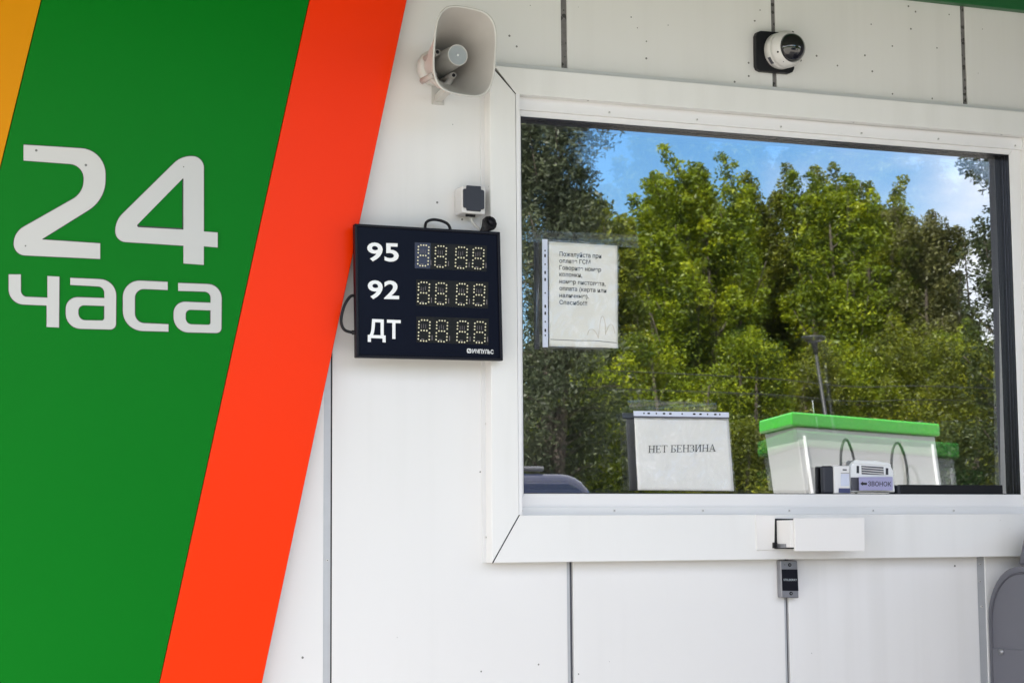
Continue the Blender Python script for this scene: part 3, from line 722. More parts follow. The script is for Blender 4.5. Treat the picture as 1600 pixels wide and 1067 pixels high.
lines = [('Пожалуйста при', 275, 217, 608, 237, 283, 278), ('оплате ГСМ', 274, 277, 522, 287, 325, 323), ('Говорите номер', 275, 328, 605, 348, 377, 390)]
# (text, left, right, baseline-left, baseline-right, cap height)
tl_ = [('Пожалуйста при', 276, 608, 255, 273, 36), ('оплате ГСМ', 275, 521, 308, 320, 34), ('Говорите номер', 275, 606, 362, 380, 34), ('колонки,', 275, 455, 415, 424, 34),
       ('номер пистолета,', 275, 641, 471, 492, 34), ('оплата (карта или', 275, 648, 526, 546, 34), ('наличные).', 275, 508, 582, 592, 34), ('Спасибо!!!', 275, 495, 637, 647, 34)]
cap_ref = text_mesh('П'); CAPH = max(v.co.y for v in cap_ref.vertices)
def text_line(s, xl, xr, yl, yr, cap, zf, off, m, parent, bold=0.):
    me = text_mesh(s, bold); me.name = 'text_line'
    xs = [v.co.x for v in me.vertices]; lo, hi = min(xs), max(xs)
    A, B = P(*zf(xl, yl), off), P(*zf(xr, yr), off); U = P(*zf(xl, yl-cap), off)-A
    for v in me.vertices: zl = v.co.z; v.co = A+(B-A)*((v.co.x-lo)/(hi-lo))+U*(v.co.y/CAPH); v.co.y -= zl*.03
    return link('text_line', me, m, parent)
for s, xl, xr, yl, yr, cap in tl_: text_line(s, xl, xr, yl, yr, cap, z6, NO+.0014, M['ink'], n1, .012)
def curve_px(pts, zf, off, w, name, m, parent):
    tube(name, spline([P(*zf(*p), off) for p in pts], 6), w, m, parent, 5)
curve_px([(500, 880), (510, 845), (540, 838), (570, 870), (580, 900)], z6, NO+.0006, .0008, 'stain', M['stain'], n1)
curve_px([(585, 905), (592, 830), (605, 750), (622, 735), (638, 790), (640, 880)], z6, NO+.0006, .0008, 'stain', M['stain'], n1)
curve_px([(645, 860), (675, 800), (700, 810), (715, 870)], z6, NO+.0006, .0007, 'stain', M['stain'], n1)
curve_px([(205, 916), (400, 925), (560, 928), (730, 944)], z6, NO+.0006, .0008, 'crease', M['cabseal'], n1)

K7 = 6.277
def z7(x, y): return (960+x/K7, 620+y/K7)
n2 = thing('no_petrol_notice', P(1068, 705, -G), 'white sheet reading НЕТ БЕНЗИНА in a wrinkled clear sleeve, low on the glass', 'notice')
O2 = -.002
M['wrinkled'] = mat('wrinkled paper', (.86, .85, .835), .4, var=.04, vscale=12, bump=1.0, bscale=11, coat=.5)
grid_sheet('sheet', [z7(193, 205), z7(1118, 212), z7(1172, 920), z7(230, 912)], O2, M['wrinkled'], n2, 0, .0015, seed=11)
grid_sheet('sleeve', [z7(187, 135), z7(1124, 150), z7(1190, 925), z7(222, 915)], O2+.0075, M['sleeve'], n2, 0, .003, seed=12, thick=0, n=40)
slab('punched_strip', [z7(187, 137), z7(1122, 152), z7(1124, 200), z7(190, 186)], O2+.0105, .0005, M['holestrip'], n2, 0)
slab('sleeve_edge', [z7(190, 187), z7(1124, 201), z7(1122, 215), z7(192, 202)], O2+.0106, .0005, M['cabseal'], n2, 0)
for x, rr in ((290, .6), (337, 1), (412, .6), (487, 1), (549, 1), (665, .6), (783, 1), (845, 1), (914, .6), (990, 1), (1034, .6)):
    y = 160+(x-290)*.016; a = 13 if rr == 1 else 7; b_ = 8
    slab('punch_hole', rnd([z7(x-a, y-b_)+(1,), z7(x+a, y-b_)+(1,), z7(x+a, y+b_)+(1,), z7(x-a, y+b_)+(1,)], 2), O2+.0111, .0004, M['dark'], n2, 0)
grid_sheet('tape', [z7(130, 25), z7(1000, 55), z7(1010, 150), z7(150, 135)], -.015, M['sleeve_tape'], n2, 0, .0012, seed=14, thick=0)
# serif capitals, built from strokes
SER = {'Н': (.74, [(.02, 0, .30, .05), (.02, .95, .30, 1), (.10, 0, .20, 1), (.44, 0, .72, .05), (.44, .95, .72, 1), (.54, 0, .64, 1), (.2, .47, .54, .53)]),
       'Е': (.62, [(.02, 0, .56, .05), (.02, .95, .54, 1), (.10, 0, .20, 1), (.52, 0, .56, .22), (.50, .80, .54, 1), (.2, .48, .40, .54), (.38, .38, .42, .64)]),
       'Т': (.62, [(.02, .94, .60, 1), (.02, .76, .06, 1), (.56, .76, .60, 1), (.26, 0, .36, 1), (.17, 0, .45, .05)]),
       'Б': (.60, [(.02, 0, .40, .05), (.02, .95, .52, 1), (.10, 0, .20, 1), (.49, .78, .53, 1), (.2, .50, .40, .55), (.44, .12, .54, .42), (.38, .04, .48, .13), (.38, .42, .48, .52)]),
       'З': (.52, [(.08, .95, .34, 1), (.34, .60, .44, .94), (.18, .50, .36, .55), (.36, .10, .47, .48), (.06, 0, .38, .05), (.03, .04, .08, .22), (.04, .76, .09, .96)]),
       'И': (.74, [(.02, 0, .30, .05), (.02, .95, .30, 1), (.10, 0, .20, 1), (.44, 0, .72, .05), (.44, .95, .72, 1), (.54, 0, .64, 1)]),
       'А': (.74, [(.0, 0, .24, .05), (.46, 0, .74, .05), (.18, .30, .50, .35)])}
bm = bmesh.new(); xcur = 0.; tot = 0
s_ = 'НЕТ БЕНЗИНА'
for ch in s_: tot += .3 if ch == ' ' else SER[ch][0]
A, B = P(*z7(326, 549), O2), P(*z7(992, 534), O2); U = P(*z7(328, 478), O2)-A; lay = 0
def sq(pts):
    global lay
    lay += 1; o_ = OUT*(.0022+.00004*(lay % 9))
    bm.faces.new([bm.verts.new(A+(B-A)*(x/tot)+U*y+o_) for x, y in pts])
for ch in s_:
    if ch == ' ': xcur += .3; continue
    wd, rr = SER[ch]
    for (a_, b_, c_, d_) in rr: sq([(xcur+a_, b_), (xcur+c_, b_), (xcur+c_, d_), (xcur+a_, d_)])
    if ch == 'И': sq([(xcur+.18, .08), (xcur+.24, .06), (xcur+.56, .92), (xcur+.50, .94)])
    if ch == 'А': sq([(xcur+.10, .03), (xcur+.14, .03), (xcur+.38, 1), (xcur+.33, 1)]); sq([(xcur+.54, .03), (xcur+.65, .03), (xcur+.40, 1.02), (xcur+.33, 1.02)])
    xcur += wd
link('text_line', bmmesh('text_line', bm), M['ink'], n2)

# ------------------------------------------------------------------ cash drawer
dr = thing('cash_drawer', P(1270, 833, LT), 'cream cash drawer pulled partly open in the trim below the window', 'drawer')
slab('face_plate', [(1181, 804.5), (1212, 804.5), (1212, 859), (1182.5, 859.3)], LT+.005, .005, M['drawer'], dr, .001)
slab('slot', [(1210.8, 809.8), (1262, 810.5), (1262, 857), (1210, 857)], LT+.0055, .002, M['dark'], dr, 0)
dp = .085
fo = LT+dp+.008
slab('drawer_front', rnd([(1241.3, 808.6, 2), (1351, 808.4, 1.5), (1351.8, 860.5, 1.5), (1242.6, 861, 2)], 3), fo, .008, M['drawer'], dr, .0015)
xa, xb = P(1212.5, 833, LT).x, P(1351, 833, fo).x-.01
za, zb = P(1212, 856, LT).z, P(1212, 812.8, LT).z
box('drawer_body', xa, xb, -fo+.0085, -LT+.02, za+.002, zb, M['drawer'], dr, .001)
slab('runner_end', [(1208.8, 847.2), (1213, 847.2), (1213, 856), (1208.8, 856)], LT+.012, .008, M['dark'], dr, .0005)
box('runner', xa-.003, xa, -LT-.058, -LT-.002, za+.001, za+.012, M['steel'], dr, .0005)

# ------------------------------------------------------------------ intercom on the wall
ic = thing('call_panel', P(1233, 905, 0), 'small grey metal call panel with a black face, just under the window trim', 'intercom')
slab('housing', [(1219, 875), (1246, 875.5), (1248.3, 934), (1221, 933.5)], .024, .0235, M['steel'], ic, .003)
slab('faceplate', [(1221.5, 889), (1246.3, 889.2), (1247.7, 922.6), (1223, 922.4)], .026, .002, M['bezel'], ic, .0006)
text('maker_mark', 'STELBERRY', [(1224.2, 903.6), (1245.2, 903.8), (1245.3, 907.2), (1224.3, 907)], .0268, M['horngrey'], ic, .02)
for (px, py) in ((1233.8, 882), (1235.8, 926.6)):
    o = disc('screw', P(px, py, .024), OUT, .0052, .0015, M['dark'], ic, 14); disc('screw_recess', P(px, py, .024)+OUT*.0015, OUT, .0022, .0006, M['steel'], o, 8)
disc('microphone_hole', P(1226, 881.8, .0242), OUT, .0012, .0008, M['dark'], ic, 8)

# ------------------------------------------------------------------ locker on the right
cbx = thing('locker', (P(1541, 1000).x+.35, -.87, 0), 'tall grey locker with a rounded side panel standing against the wall at the right edge', 'locker')
lx = P(1541.5, 1000).x+.004
bm = bmesh.new()
zt_ = P(1560, 884, .05).z
prof_ = rnd([(-.004, .05), (-.004, zt_, .16), (-1.75, zt_+.006, .05), (-1.75, .05)], 10)  # depth stretched out of view so the locker shades the wall beside it
f = [bm.verts.new((lx, y, z)) for y, z in prof_]; b = [bm.verts.new((lx+.7, y, z)) for y, z in prof_]
bm.faces.new(f); bm.faces.new(b[::-1])
for i in range(len(f)): bm.faces.new((f[i], f[(i+1) % len(f)], b[(i+1) % len(f)], b[i]))
bev(link('cabinet', bmmesh('cabinet', bm), M['cab'], cbx), .006, 3)
sp_ = [(-.022, .08), (-.022, zt_-.018, .15), (-.83, zt_-.012, .05)]
tube('door_seal', [Vector((lx-.0005, y, z)) for y, z in rnd([(-.024, .08, 0), (-.024, zt_-.020, .15), (-1.73, zt_-.014, 0)], 12)], .0035, M['cabseal'], cbx, 6)
box('lower_panel', lx-.004, lx+.002, -1.73, -.028, .12, P(1550, 1011, .02).z, M['cab'], cbx, .002)
tube('lock', [Vector((lx-.010, -.075, P(1558, 1017, .05).z)), Vector((lx+.002, -.075, P(1558, 1017, .05).z))], .010, M['steel'], cbx, 12)
hd = bmesh.new(); pf = [(-.10, zt_+.004), (-.15, zt_+.13), (-1.4, zt_+.16), (-1.7, zt_+.008)]
f = [hd.verts.new((lx+.045, y, z)) for y, z in pf]; b = [hd.verts.new((lx+.66, y, z)) for y, z in pf]
hd.faces.new(f); hd.faces.new(b[::-1])
for i in range(4): hd.faces.new((f[i], f[(i+1) % 4], b[(i+1) % 4], b[i]))
bev(link('hood', bmmesh('hood', hd), M['cab'], cbx), .008, 3)

# ------------------------------------------------------------------ things on the window ledge behind the glass
IO = -.004
bl = thing('speaker_box', P(1296, 768, IO), 'dark rounded speaker box on the window ledge left of the white box', 'box')
zs = gz0
def onsill(name, px0, px1, pyt, off, depth, m, parent, rr=0):
    xa, xb = P(px0, 760, off).x, P(px1, 760, off).x; zt = P((px0+px1)/2, pyt, off).z
    return box(name, xa, xb, -off, -off+depth, zs+.001, zt, M[m], parent, rr)
onsill('body', 1286.5, 1303.5, 727.5, IO, .020, 'cover', bl, .006)
wb = thing('card_reader', P(1316, 768, IO+.004), 'small white box with a framed label and blue foot on the window ledge', 'card reader')
onsill('body', 1303.8, 1328.5, 727.3, IO+.004, .022, 'pvc', wb, .003)
M['blue'] = mat('blue foot', (.05, .06, .16), .5); M['lav'] = mat('lavender card', (.36, .35, .56), .6, var=.05, vscale=30)
slab('foot', [(1311, 762.5), (1328.5, 762.5), (1328.5, 770), (1311, 769.5)], IO+.0065, .002, M['blue'], wb, 0)
slab('label', rnd([(1314, 740, 1), (1327, 740, 1), (1327, 759, 1), (1314, 759, 1)], 2), IO+.0055, .0012, M['holestrip'], wb, 0)
slab('slot', [(1317, 732.6), (1323, 732.8), (1323, 734.8), (1317, 734.6)], IO+.0055, .0012, M['cabseal'], wb, 0)
slab('slot', [(1314, 738.4), (1327, 738.6), (1327, 739.2), (1314, 739)], IO+.0062, .0012, M['cabseal'], wb, 0)
pdv = thing('receipt_printer', P(1362, 768, IO), 'white desktop device with a dark louvred slot, behind the bell sign', 'printer')
slab('casing', [(1329, 729), (1336, 720), (1368, 721.5), (1391, 725), (1396, 735), (1399, 769), (1329, 768)], IO-.006, .022, M['white'], pdv, .004)
slab('lid', [(1333, 722), (1337, 718.5), (1368, 719.8), (1391, 723.5), (1393, 728), (1334, 724)], IO-.003, .012, M['white'], pdv, .002)
slab('opening', [(1346.5, 727.3), (1380.5, 729.5), (1381, 741.5), (1347, 740.5)], IO-.004, .003, M['cabseal'], pdv, 0)
for i in range(3): slab('louvre', [(1347, 729.3+i*3.8), (1380.6, 732.0+i*3.6), (1380.6, 733.6+i*3.6), (1347, 730.6+i*3.8)], IO-.002, .003, M['socket'], pdv, 0)
slab('vent', [(1339, 727.5), (1342.3, 727.7), (1342.3, 739), (1339, 738.8)], IO-.004, .003, M['cover'], pdv, 0)
slab('vent', [(1384.6, 731), (1388, 731.2), (1388, 741.5), (1384.6, 741.3)], IO-.004, .003, M['cover'], pdv, 0)
slab('lower_part', [(1330, 745.5), (1343, 745.5), (1343, 766), (1330, 766)], IO-.003, .004, M['cabseal'], pdv, .002)
bs = thing('bell_sign', P(1369, 768, IO+.009), 'small lavender card reading ЗВОНОК with a black arrow, standing on the window ledge', 'sign')
slab('card', [(1342.4, 745), (1394.8, 744.6), (1395.2, 765.8), (1342.8, 765.6)], IO+.009, .003, M['lav'], bs, .0004)
text('lettering', 'ЗВОНОК', [(1356.4, 751.5), (1392.5, 752.2), (1392.4, 759.6), (1356.2, 759.2)], IO+.0096, M['ink'], bs, .012)
slab('arrow', [(1344.2, 755.3), (1348.4, 752), (1348.4, 753.6), (1354.6, 753.8), (1354.6, 757.4), (1348.4, 757.2), (1348.4, 758.6)], IO+.0096, .0004, M['ink'], bs, 0)

blk = thing('black_bar', P(1480, 768, -.014), 'long flat black bar lying on the window ledge at the lower right of the glass', 'bar')
onsill('casing', 1408, 1567, 757.2, -.004, .018, 'dark', blk, .002)
onsill('end_cap', 1402.5, 1407.5, 758.5, -.006, .014, 'cover', blk, .002)

# ------------------------------------------------------------------ what the window mirrors: fuel dispenser, lamp, van, fence, trees
M['dispwhite'] = mat('dispenser white', (.52, .52, .51), .35, var=.03)
M['dispgrey'] = mat('dispenser side', (.34, .34, .33), .4, var=.04)
M['brightgreen'] = mat('bright green', (.03, .50, .012), .35, var=.03, coat=.2)
M['rubber'] = mat('hose rubber', (.015, .016, .015), .5)
ztp = 2.32
dA, dB, dC = MZ(1237, 643, ztp), MZ(1468, 662, ztp), MZ(1186, 657, ztp)
dD = dB+(dC-dA)
fd = thing('fuel_dispenser', ((dA+dD)/2).xy.to_3d(), 'white fuel dispenser with bright green top band and looped black hoses, across the forecourt', 'fuel dispenser')
def poly_prism(name, ring_t, ring_b, m, parent, b=.01):
    bm = bmesh.new(); a_ = [bm.verts.new(p) for p in ring_t]; c_ = [bm.verts.new(p) for p in ring_b]
    bm.faces.new(a_); bm.faces.new(c_[::-1]); n = len(a_)
    for i in range(n): bm.faces.new((a_[i], a_[(i+1) % n], c_[(i+1) % n], c_[i]))
    o = link(name, bmmesh(name, bm), m, parent)
    return bev(o, b) if b else o
ctr = (dA+dB+dC+dD)/4
def ringz(z, s=1., sh=0.): 
    d_ = Vector((.33*sh, -.0*sh, 0))
    return [Vector(((p-ctr).x*s+ctr.x, (p-ctr).y*s+ctr.y, z))+d_ for p in (dA, dB, dD, dC)]
poly_prism('canopy_band', ringz(ztp), ringz(ztp-.090), M['brightgreen'], fd, .012)
poly_prism('body', ringz(ztp-.091, .94), ringz(.12, .93, .85), M['dispwhite'], fd, .01)
poly_prism('plinth', ringz(.119, 1.0, .85), ringz(0, 1.0, .85), M['dispgrey'], fd, .01)
AB = (dB-dA); nrm = Vector((-(AB.y), AB.x, 0)).normalized()
if nrm.y < 0: nrm = -nrm
def dface(u, z, o=0.0):                 # point on the front face (u along the front 0..1)
    t = (ztp-.091-z)/(ztp-.091-.12); sc = .955+(.93-.955)*t
    a0 = (dA-ctr)*sc+ctr; b0_ = (dB-ctr)*sc+ctr; p = a0+(b0_-a0)*u; return Vector((p.x+.33*.85*t, p.y, z))+nrm*o
for u, wd in ((.20, .075), (.56, .09)):
    hp = [dface(u-wd*.35, 1.0, .05), dface(u-wd*.5, 1.6, .10), dface(u-wd*.62, 1.98, .13), dface(u-wd*.25, 2.13, .14), dface(u+wd*.25, 2.13, .14), dface(u+wd*.62, 1.96, .13), dface(u+wd*.45, 1.6, .10), dface(u+wd*.5, .9, .04)]
    tube('hose', spline(hp, 8), .009, M['rubber'], fd, 8)
    tube('nozzle', [dface(u, 1.76, .06), dface(u+.005, 1.62, .05)], .022, M['rubber'], fd, 8)
for u in (.045, .72, .955):
    tube('edge_strip', [dface(u, ztp-.15, .006), dface(u+.0, .2, .006)], .010, M['white'] if u != .72 else M['dispgrey'], fd, 4, False)
poly_prism('recess', [dface(.1, 1.45, .004), dface(.55, 1.45, .004), dface(.55, 1.45, .012), dface(.1, 1.45, .012)], [dface(.1, .9, .004), dface(.55, .9, .004), dface(.55, .9, .012), dface(.1, .9, .012)], M['cover'], fd, 0)
an_ = MY(1273, 646, -ctr.y).x; tube('antenna', [Vector((an_, ctr.y, ztp-.01)), Vector((an_-.015, ctr.y, ztp+.15))], .003, M['horngrey'], fd, 6)

M['iron'] = mat('dark iron', (.018, .02, .024), .45, var=.1)
YL = 15.0
lt_, lb_ = MY(1271, 527, YL), MY(1290, 650, YL)
gslope = (lb_.x-lt_.x)/(lt_.z-lb_.z)
lbase = Vector((lt_.x+gslope*lt_.z, -YL, 0))
lp = thing('street_lamp', lbase, 'slim dark street lamp with a flat round head standing in front of the trees', 'street lamp')
dl = (lt_-lbase).normalized()
tube('pole', [lbase, lbase+dl*.6, lt_-dl*.15], [.05, .034, .02], M['iron'], lp, 10)
bm = bmesh.new(); rr_ = []
for s, r in ((-.20, .028), (-.07, .038), (-.048, .10), (-.03, .14), (0, .145), (.012, .14), (.02, .06)):
    rr_.append([bm.verts.new(lt_+dl*s+Vector((math.cos(a), math.sin(a), 0))*r) for a in np.linspace(0, 2*math.pi, 20, endpoint=False)])
loft(bm, rr_); bm.faces.new(rr_[-1]); bm.faces.new(rr_[0][::-1]); link('lamp_head', bmmesh('lamp_head', bm), M['iron'], lp, True)
for i, (ya, yb) in enumerate(((593, 601), (618, 622))):
    a_, b_ = MY(1180, ya-3, 17.0+i), MY(1480, yb+3, 17.5+i); mid = (a_+b_)/2-Vector((0, 0, .06))
    a2, b2 = a_+(a_-b_)*1.2, b_+(b_-a_)*1.6
    tag(tube('overhead_cable', spline([a2, a_, mid, b_, b2], 8), .007, M['iron'], None, 5), ('upper', 'lower')[i]+' of two thin dark cables strung before the trees near the street lamp', 'cable', 'cables strung before the trees')

# dark van
M['vanpaint'] = mat('dark blue paint', (.014, .020, .055), .25, coat=1., var=.05)
M['vanglass'] = mat('tinted glass', (.01, .012, .016), .05, coat=1)
M['tyre'] = mat('tyre', (.02, .02, .02), .8)
vr = MZ(905, 739.5, 1.98); vy = vr.y
van = thing('van', (vr.x-2.3, vy-.85, 0), 'dark blue van parked with only its roof mirrored low in the window', 'van')
x1v = MY(927, 762, -vy).x+.20; x0v = x1v-4.9
pv = rnd([(x0v, .35), (x0v, 1.15, .2), (x0v+.9, 1.30, .3), (x0v+1.55, 1.97, .4), (x1v-.16, 1.985, .22), (x1v, 1.1, .3), (x1v, .35)], 6)
bm = bmesh.new()
secs = [(0, 1.0), (.12, 1.0)]
def vsec(y, tum):
    return [bm.verts.new((x, y+(tum*max(0, z-1.1)*.16), z)) for x, z in pv]
r0, r1 = vsec(vy, -1), vsec(vy-1.75, 1)
bm.faces.new(r0); bm.faces.new(r1[::-1])
for i in range(len(r0)): bm.faces.new((r0[i], r0[(i+1) % len(r0)], r1[(i+1) % len(r0)], r1[i]))
vb = link('body', bmmesh('body', bm), M['vanpaint'], van, False); bev(vb, .07, 5)
for side, yy, s in ((1, vy, -1), (-1, vy-1.75, 1)):
    for (a_, b_) in ((x0v+1.35, x0v+2.3), (x0v+2.4, x0v+3.5), (x0v+3.6, x1v-.35)):
        bm = bmesh.new(); q_ = [(a_, 1.15), (b_, 1.15), (b_-.05, 1.72), (a_+(.42 if a_ < x0v+1.5 else .05), 1.72)]
        o1 = [bm.verts.new((x, yy+s*max(0, z-1.1)*.16+side*.012, z)) for x, z in q_]; o2 = [bm.verts.new((x, yy+s*max(0, z-1.1)*.16-side*.02, z)) for x, z in q_]
        bm.faces.new(o1); bm.faces.new(o2[::-1])
        for i in range(4): bm.faces.new((o1[i], o1[(i+1) % 4], o2[(i+1) % 4], o2[i]))
        link('side_window', bmmesh('side_window', bm), M['vanglass'], van)
    for wx in (x0v+.95, x1v-1.0):
        wh = tube('wheel', [Vector((wx, yy+side*.02, .34)), Vector((wx, yy-side*.2, .34))], .34, M['tyre'], van, 24, False)
        tube('rim', [Vector((wx, yy+side*.03, .34)), Vector((wx, yy-side*.02, .34))], .2, M['steel'], wh, 16, False)
    tube('headlight', [Vector((x0v-.02, yy-side*.25, .85)), Vector((x0v+.1, yy-side*.25, .85))], .11, M['socket'], van, 14, False)
    tube('roof_rail', [Vector((x0v+1.7, yy-side*.22, 2.02)), Vector((x1v-.5, yy-side*.22, 2.02))], .018, M['steel'], van, 8)

# ------------------------------------------------------------------ trees
def leafmat(name, c0, c1, c2, tr=.35):
    m = bpy.data.materials.new(name); m.use_nodes = True; t = m.node_tree; t.nodes.clear()
    at = N(t, 'ShaderNodeAttribute', attribute_name='tone'); rp = N(t, 'ShaderNodeValToRGB')
    rp.color_ramp.elements[0].color = (*c0, 1); rp.color_ramp.elements[1].color = (*c2, 1); e = rp.color_ramp.elements.new(.5); e.color = (*c1, 1)
    t.links.new(at.outputs['Fac'], rp.inputs[0])
    d = N(t, 'ShaderNodeBsdfDiffuse'); l = N(t, 'ShaderNodeBsdfTranslucent'); g = N(t, 'ShaderNodeBsdfGlossy'); g.inputs['Roughness'].default_value = .45; g.inputs['Color'].default_value = (.6, .6, .6, 1)
    hs = N(t, 'ShaderNodeHueSaturation'); hs.inputs['Value'].default_value = 1.25; hs.inputs['Saturation'].default_value = 1.1; hs.inputs['Hue'].default_value = .485
    t.links.new(rp.outputs[0], d.inputs[0]); t.links.new(rp.outputs[0], hs.inputs['Color']); t.links.new(hs.outputs[0], l.inputs[0])
    a = N(t, 'ShaderNodeMixShader'); a.inputs[0].default_value = tr; t.links.new(d.outputs[0], a.inputs[1]); t.links.new(l.outputs[0], a.inputs[2])
    b = N(t, 'ShaderNodeMixShader'); b.inputs[0].default_value = .03; t.links.new(a.outputs[0], b.inputs[1]); t.links.new(g.outputs[0], b.inputs[2])
    o = N(t, 'ShaderNodeOutputMaterial'); t.links.new(b.outputs[0], o.inputs[0]); return m
LM = {'spring': leafmat('spring leaves', (.032, .058, .007), (.145, .200, .008), (.34, .385, .014)),
      'olive': leafmat('olive leaves', (.040, .055, .012), (.12, .145, .014), (.26, .275, .02)),
      'dark': leafmat('dark leaves', (.012, .022, .008), (.03, .045, .014), (.07, .09, .025), .2),
      'willow': leafmat('grey green leaves', (.025, .035, .018), (.06, .075, .040), (.12, .14, .07), .25),
      'dry': leafmat('brownish leaves', (.045, .05, .018), (.10, .105, .035), (.17, .17, .05))}
M['bark'] = mat('bark', (.07, .055, .045), .9, var=.35, vscale=12, bump=.5, bscale=25)

def leaf_mesh(name, cent, spread, tone, per, size, seed, droop=0., aspect=.5):
    """cent (n,3) clump centres; per leaves in each clump"""
    rg = np.random.default_rng(seed); n = len(cent)*per
    c = np.repeat(cent, per, 0); sp_r = np.repeat(spread, per)[:, None]
    off = rg.normal(0, 1, (n, 3)); off /= np.maximum(1, np.linalg.norm(off, axis=1, keepdims=True)/1.7)
    c = c+off*sp_r*np.array([1, 1, .75+droop])
    ax1 = rg.normal(0, 1, (n, 3)); ax1[:, 2] = ax1[:, 2]*.7-droop*2; ax1 /= np.linalg.norm(ax1, axis=1, keepdims=True)
    ax2 = np.cross(ax1, rg.normal(0, 1, (n, 3))); ax2 /= np.linalg.norm(ax2, axis=1, keepdims=True)
    L = size*rg.uniform(.55, 1.35, (n, 1)); W = L*aspect
    nrm_ = np.cross(ax1, ax2)
    v = np.empty((n, 4, 3)); v[:, 0] = c-ax1*L*.5; v[:, 1] = c+ax2*W*.5+nrm_*L*.08; v[:, 2] = c+ax1*L*.5; v[:, 3] = c-ax2*W*.5+nrm_*L*.08
    me = bpy.data.meshes.new(name); me.vertices.add(n*4); me.vertices.foreach_set('co', v.reshape(-1).astype(np.float32))
    me.loops.add(n*4); me.loops.foreach_set('vertex_index', np.arange(n*4, dtype=np.int32))
    me.polygons.add(n); me.polygons.foreach_set('loop_start', np.arange(0, n*4, 4, dtype=np.int32)); me.polygons.foreach_set('loop_total', np.full(n, 4, dtype=np.int32))
    me.update(calc_edges=True)
    at = me.attributes.new('tone', 'FLOAT', 'FACE'); tt = np.clip(np.repeat(tone, per)+rg.normal(0, .13, n), 0, 1); at.data.foreach_set('value', tt.astype(np.float32))
    return me

def tree(base, H, W, kind, label, seed, crown0=.15, clumps=230, per=75, size=.098, lean=0., upright=.6, stems=3, group='trees mirrored in the window', name='tree', cat='tree', spread=.28, droop=0., aspect=.45, top_open=.9, shoots=55):
    rg = random.Random(seed); t = thing(name, base, label, cat, group)
    bm = bmesh.new(); tips = []
    for s in range(stems):
        a = rg.uniform(0, 6.28); sl_ = (.16 if stems > 1 else .03)*W/3
        top = base+Vector((lean*H+math.cos(a)*W*.28*(stems > 1)*rg.uniform(.5, 1.2), math.sin(a)*W*.28*(stems > 1), H*rg.uniform(.86, 1.0) if s else H))
        p0 = base+Vector((math.cos(a)*.12, math.sin(a)*.12, -.05))
        mid = p0.lerp(top, .5)+Vector((rg.uniform(-.2, .2), rg.uniform(-.2, .2), 0))
        st = spline([p0, mid, top], 8); r0_ = H*.014+.02
        tube_bm(bm, st, [r0_*(1-i/len(st))+.012 for i in range(len(st))], 7)
        nb = int(clumps*2/stems/7)
        for k_ in range(nb):
            u = crown0+(1-crown0)*(k_+rg.random())/nb
            i = min(int(u*(len(st)-1)), len(st)-2); q = st[i].lerp(st[i+1], u*(len(st)-1)-i)
            uu = (u-crown0)/(1-crown0); wl = W*.5*math.sin(math.pi*min(1, (.22+.72*uu)))**.8*rg.uniform(.55, 1.15)+.15
            az = rg.uniform(0, 6.28); dirn = Vector((math.cos(az), math.sin(az), upright*rg.uniform(.4, 1.4))).normalized()
            e1 = q+dirn*wl*.55+Vector((0, 0, .08*wl)); e2 = q+dirn*wl+Vector((0, 0, (.35*wl*upright-droop*wl*.8)))
            br = spline([q, e1, e2], 4); rb = max(.008, r0_*.32*(1-u*.6))
            tube_bm(bm, br, [rb*(1-j/len(br)*.8) for j in range(len(br))], 5)
            for j in range(7):
                f_ = .35+.65*(j+rg.random())/7; ii = min(int(f_*(len(br)-1)), len(br)-2); c_ = br[ii].lerp(br[ii+1], f_*(len(br)-1)-ii)
                rr2 = wl*(.20-.15*min(1, uu*1.2))*(1 if top_open > .3 else 1.2)
                c_ = c_+Vector((rg.gauss(0, rr2), rg.gauss(0, rr2), rg.gauss(0, rr2*.8)-droop*rg.random()*wl*.6))
                tips.append((tuple(c_), rg.gauss(.42, .27), spread*rg.uniform(.35, 1.0)*(1-top_open*.58*uu)))
    zt2 = base.z+H*.62; cs = [x for x in tips if x[0][2] > zt2]
    for k_ in range(shoots):             # thin leader shoots that fray the outline
        if not cs: break
        q = Vector(rg.choice(cs)[0]); ln = rg.uniform(.35, 1.15)*H/9; tp = q+Vector((rg.uniform(-.35, .25)*ln+lean*ln*3, rg.uniform(-.2, .2), ln))
        tube_bm(bm, [q, q.lerp(tp, .5), tp], [.016, .011, .006], 4)
        for j in range(6): c_ = q.lerp(tp, (j+.5)/6); tips.append(((c_.x+rg.gauss(0, .07), c_.y+rg.gauss(0, .07), c_.z), rg.gauss(.42, .2), .13*(1.2-j/9)))
    link('trunk', bmmesh('trunk', bm), M['bark'], t, True)
    cent = np.array([x[0] for x in tips]); tone = np.array([x[1] for x in tips]); spr = np.array([x[2] for x in tips])
    keep = cent[:, 2] > base.z+.1
    me = leaf_mesh('crown', cent[keep], spr[keep], tone[keep], per, size, seed, droop, aspect)
    link('crown', me, LM[kind], t)
    return t
def ttree(px, pyt, Y, wpx, kind, label, seed, **kw):
    if Y > 24 and pyt < 400: pyt += 62; wpx *= 1.4
    top = MY(px, pyt, Y); sc = (Y+D+.1)/.9/F
    return tree(Vector((top.x, -Y, 0)), top.z, wpx*sc, kind, label, seed, **kw)
ttree(826, 60, 17, 150, 'willow', 'tall grey-green willow-like tree at the left edge of the mirrored view', 21, crown0=.22, clumps=360, per=60, size=.075, stems=2, droop=.25, aspect=.35, spread=.27, upright=.5)
ttree(930, 335, 25, 105, 'olive', 'slender tree with thin feathery top above the payment notice', 22, crown0=.15, clumps=200, size=.11, per=80, spread=.26, upright=1.5, top_open=1)
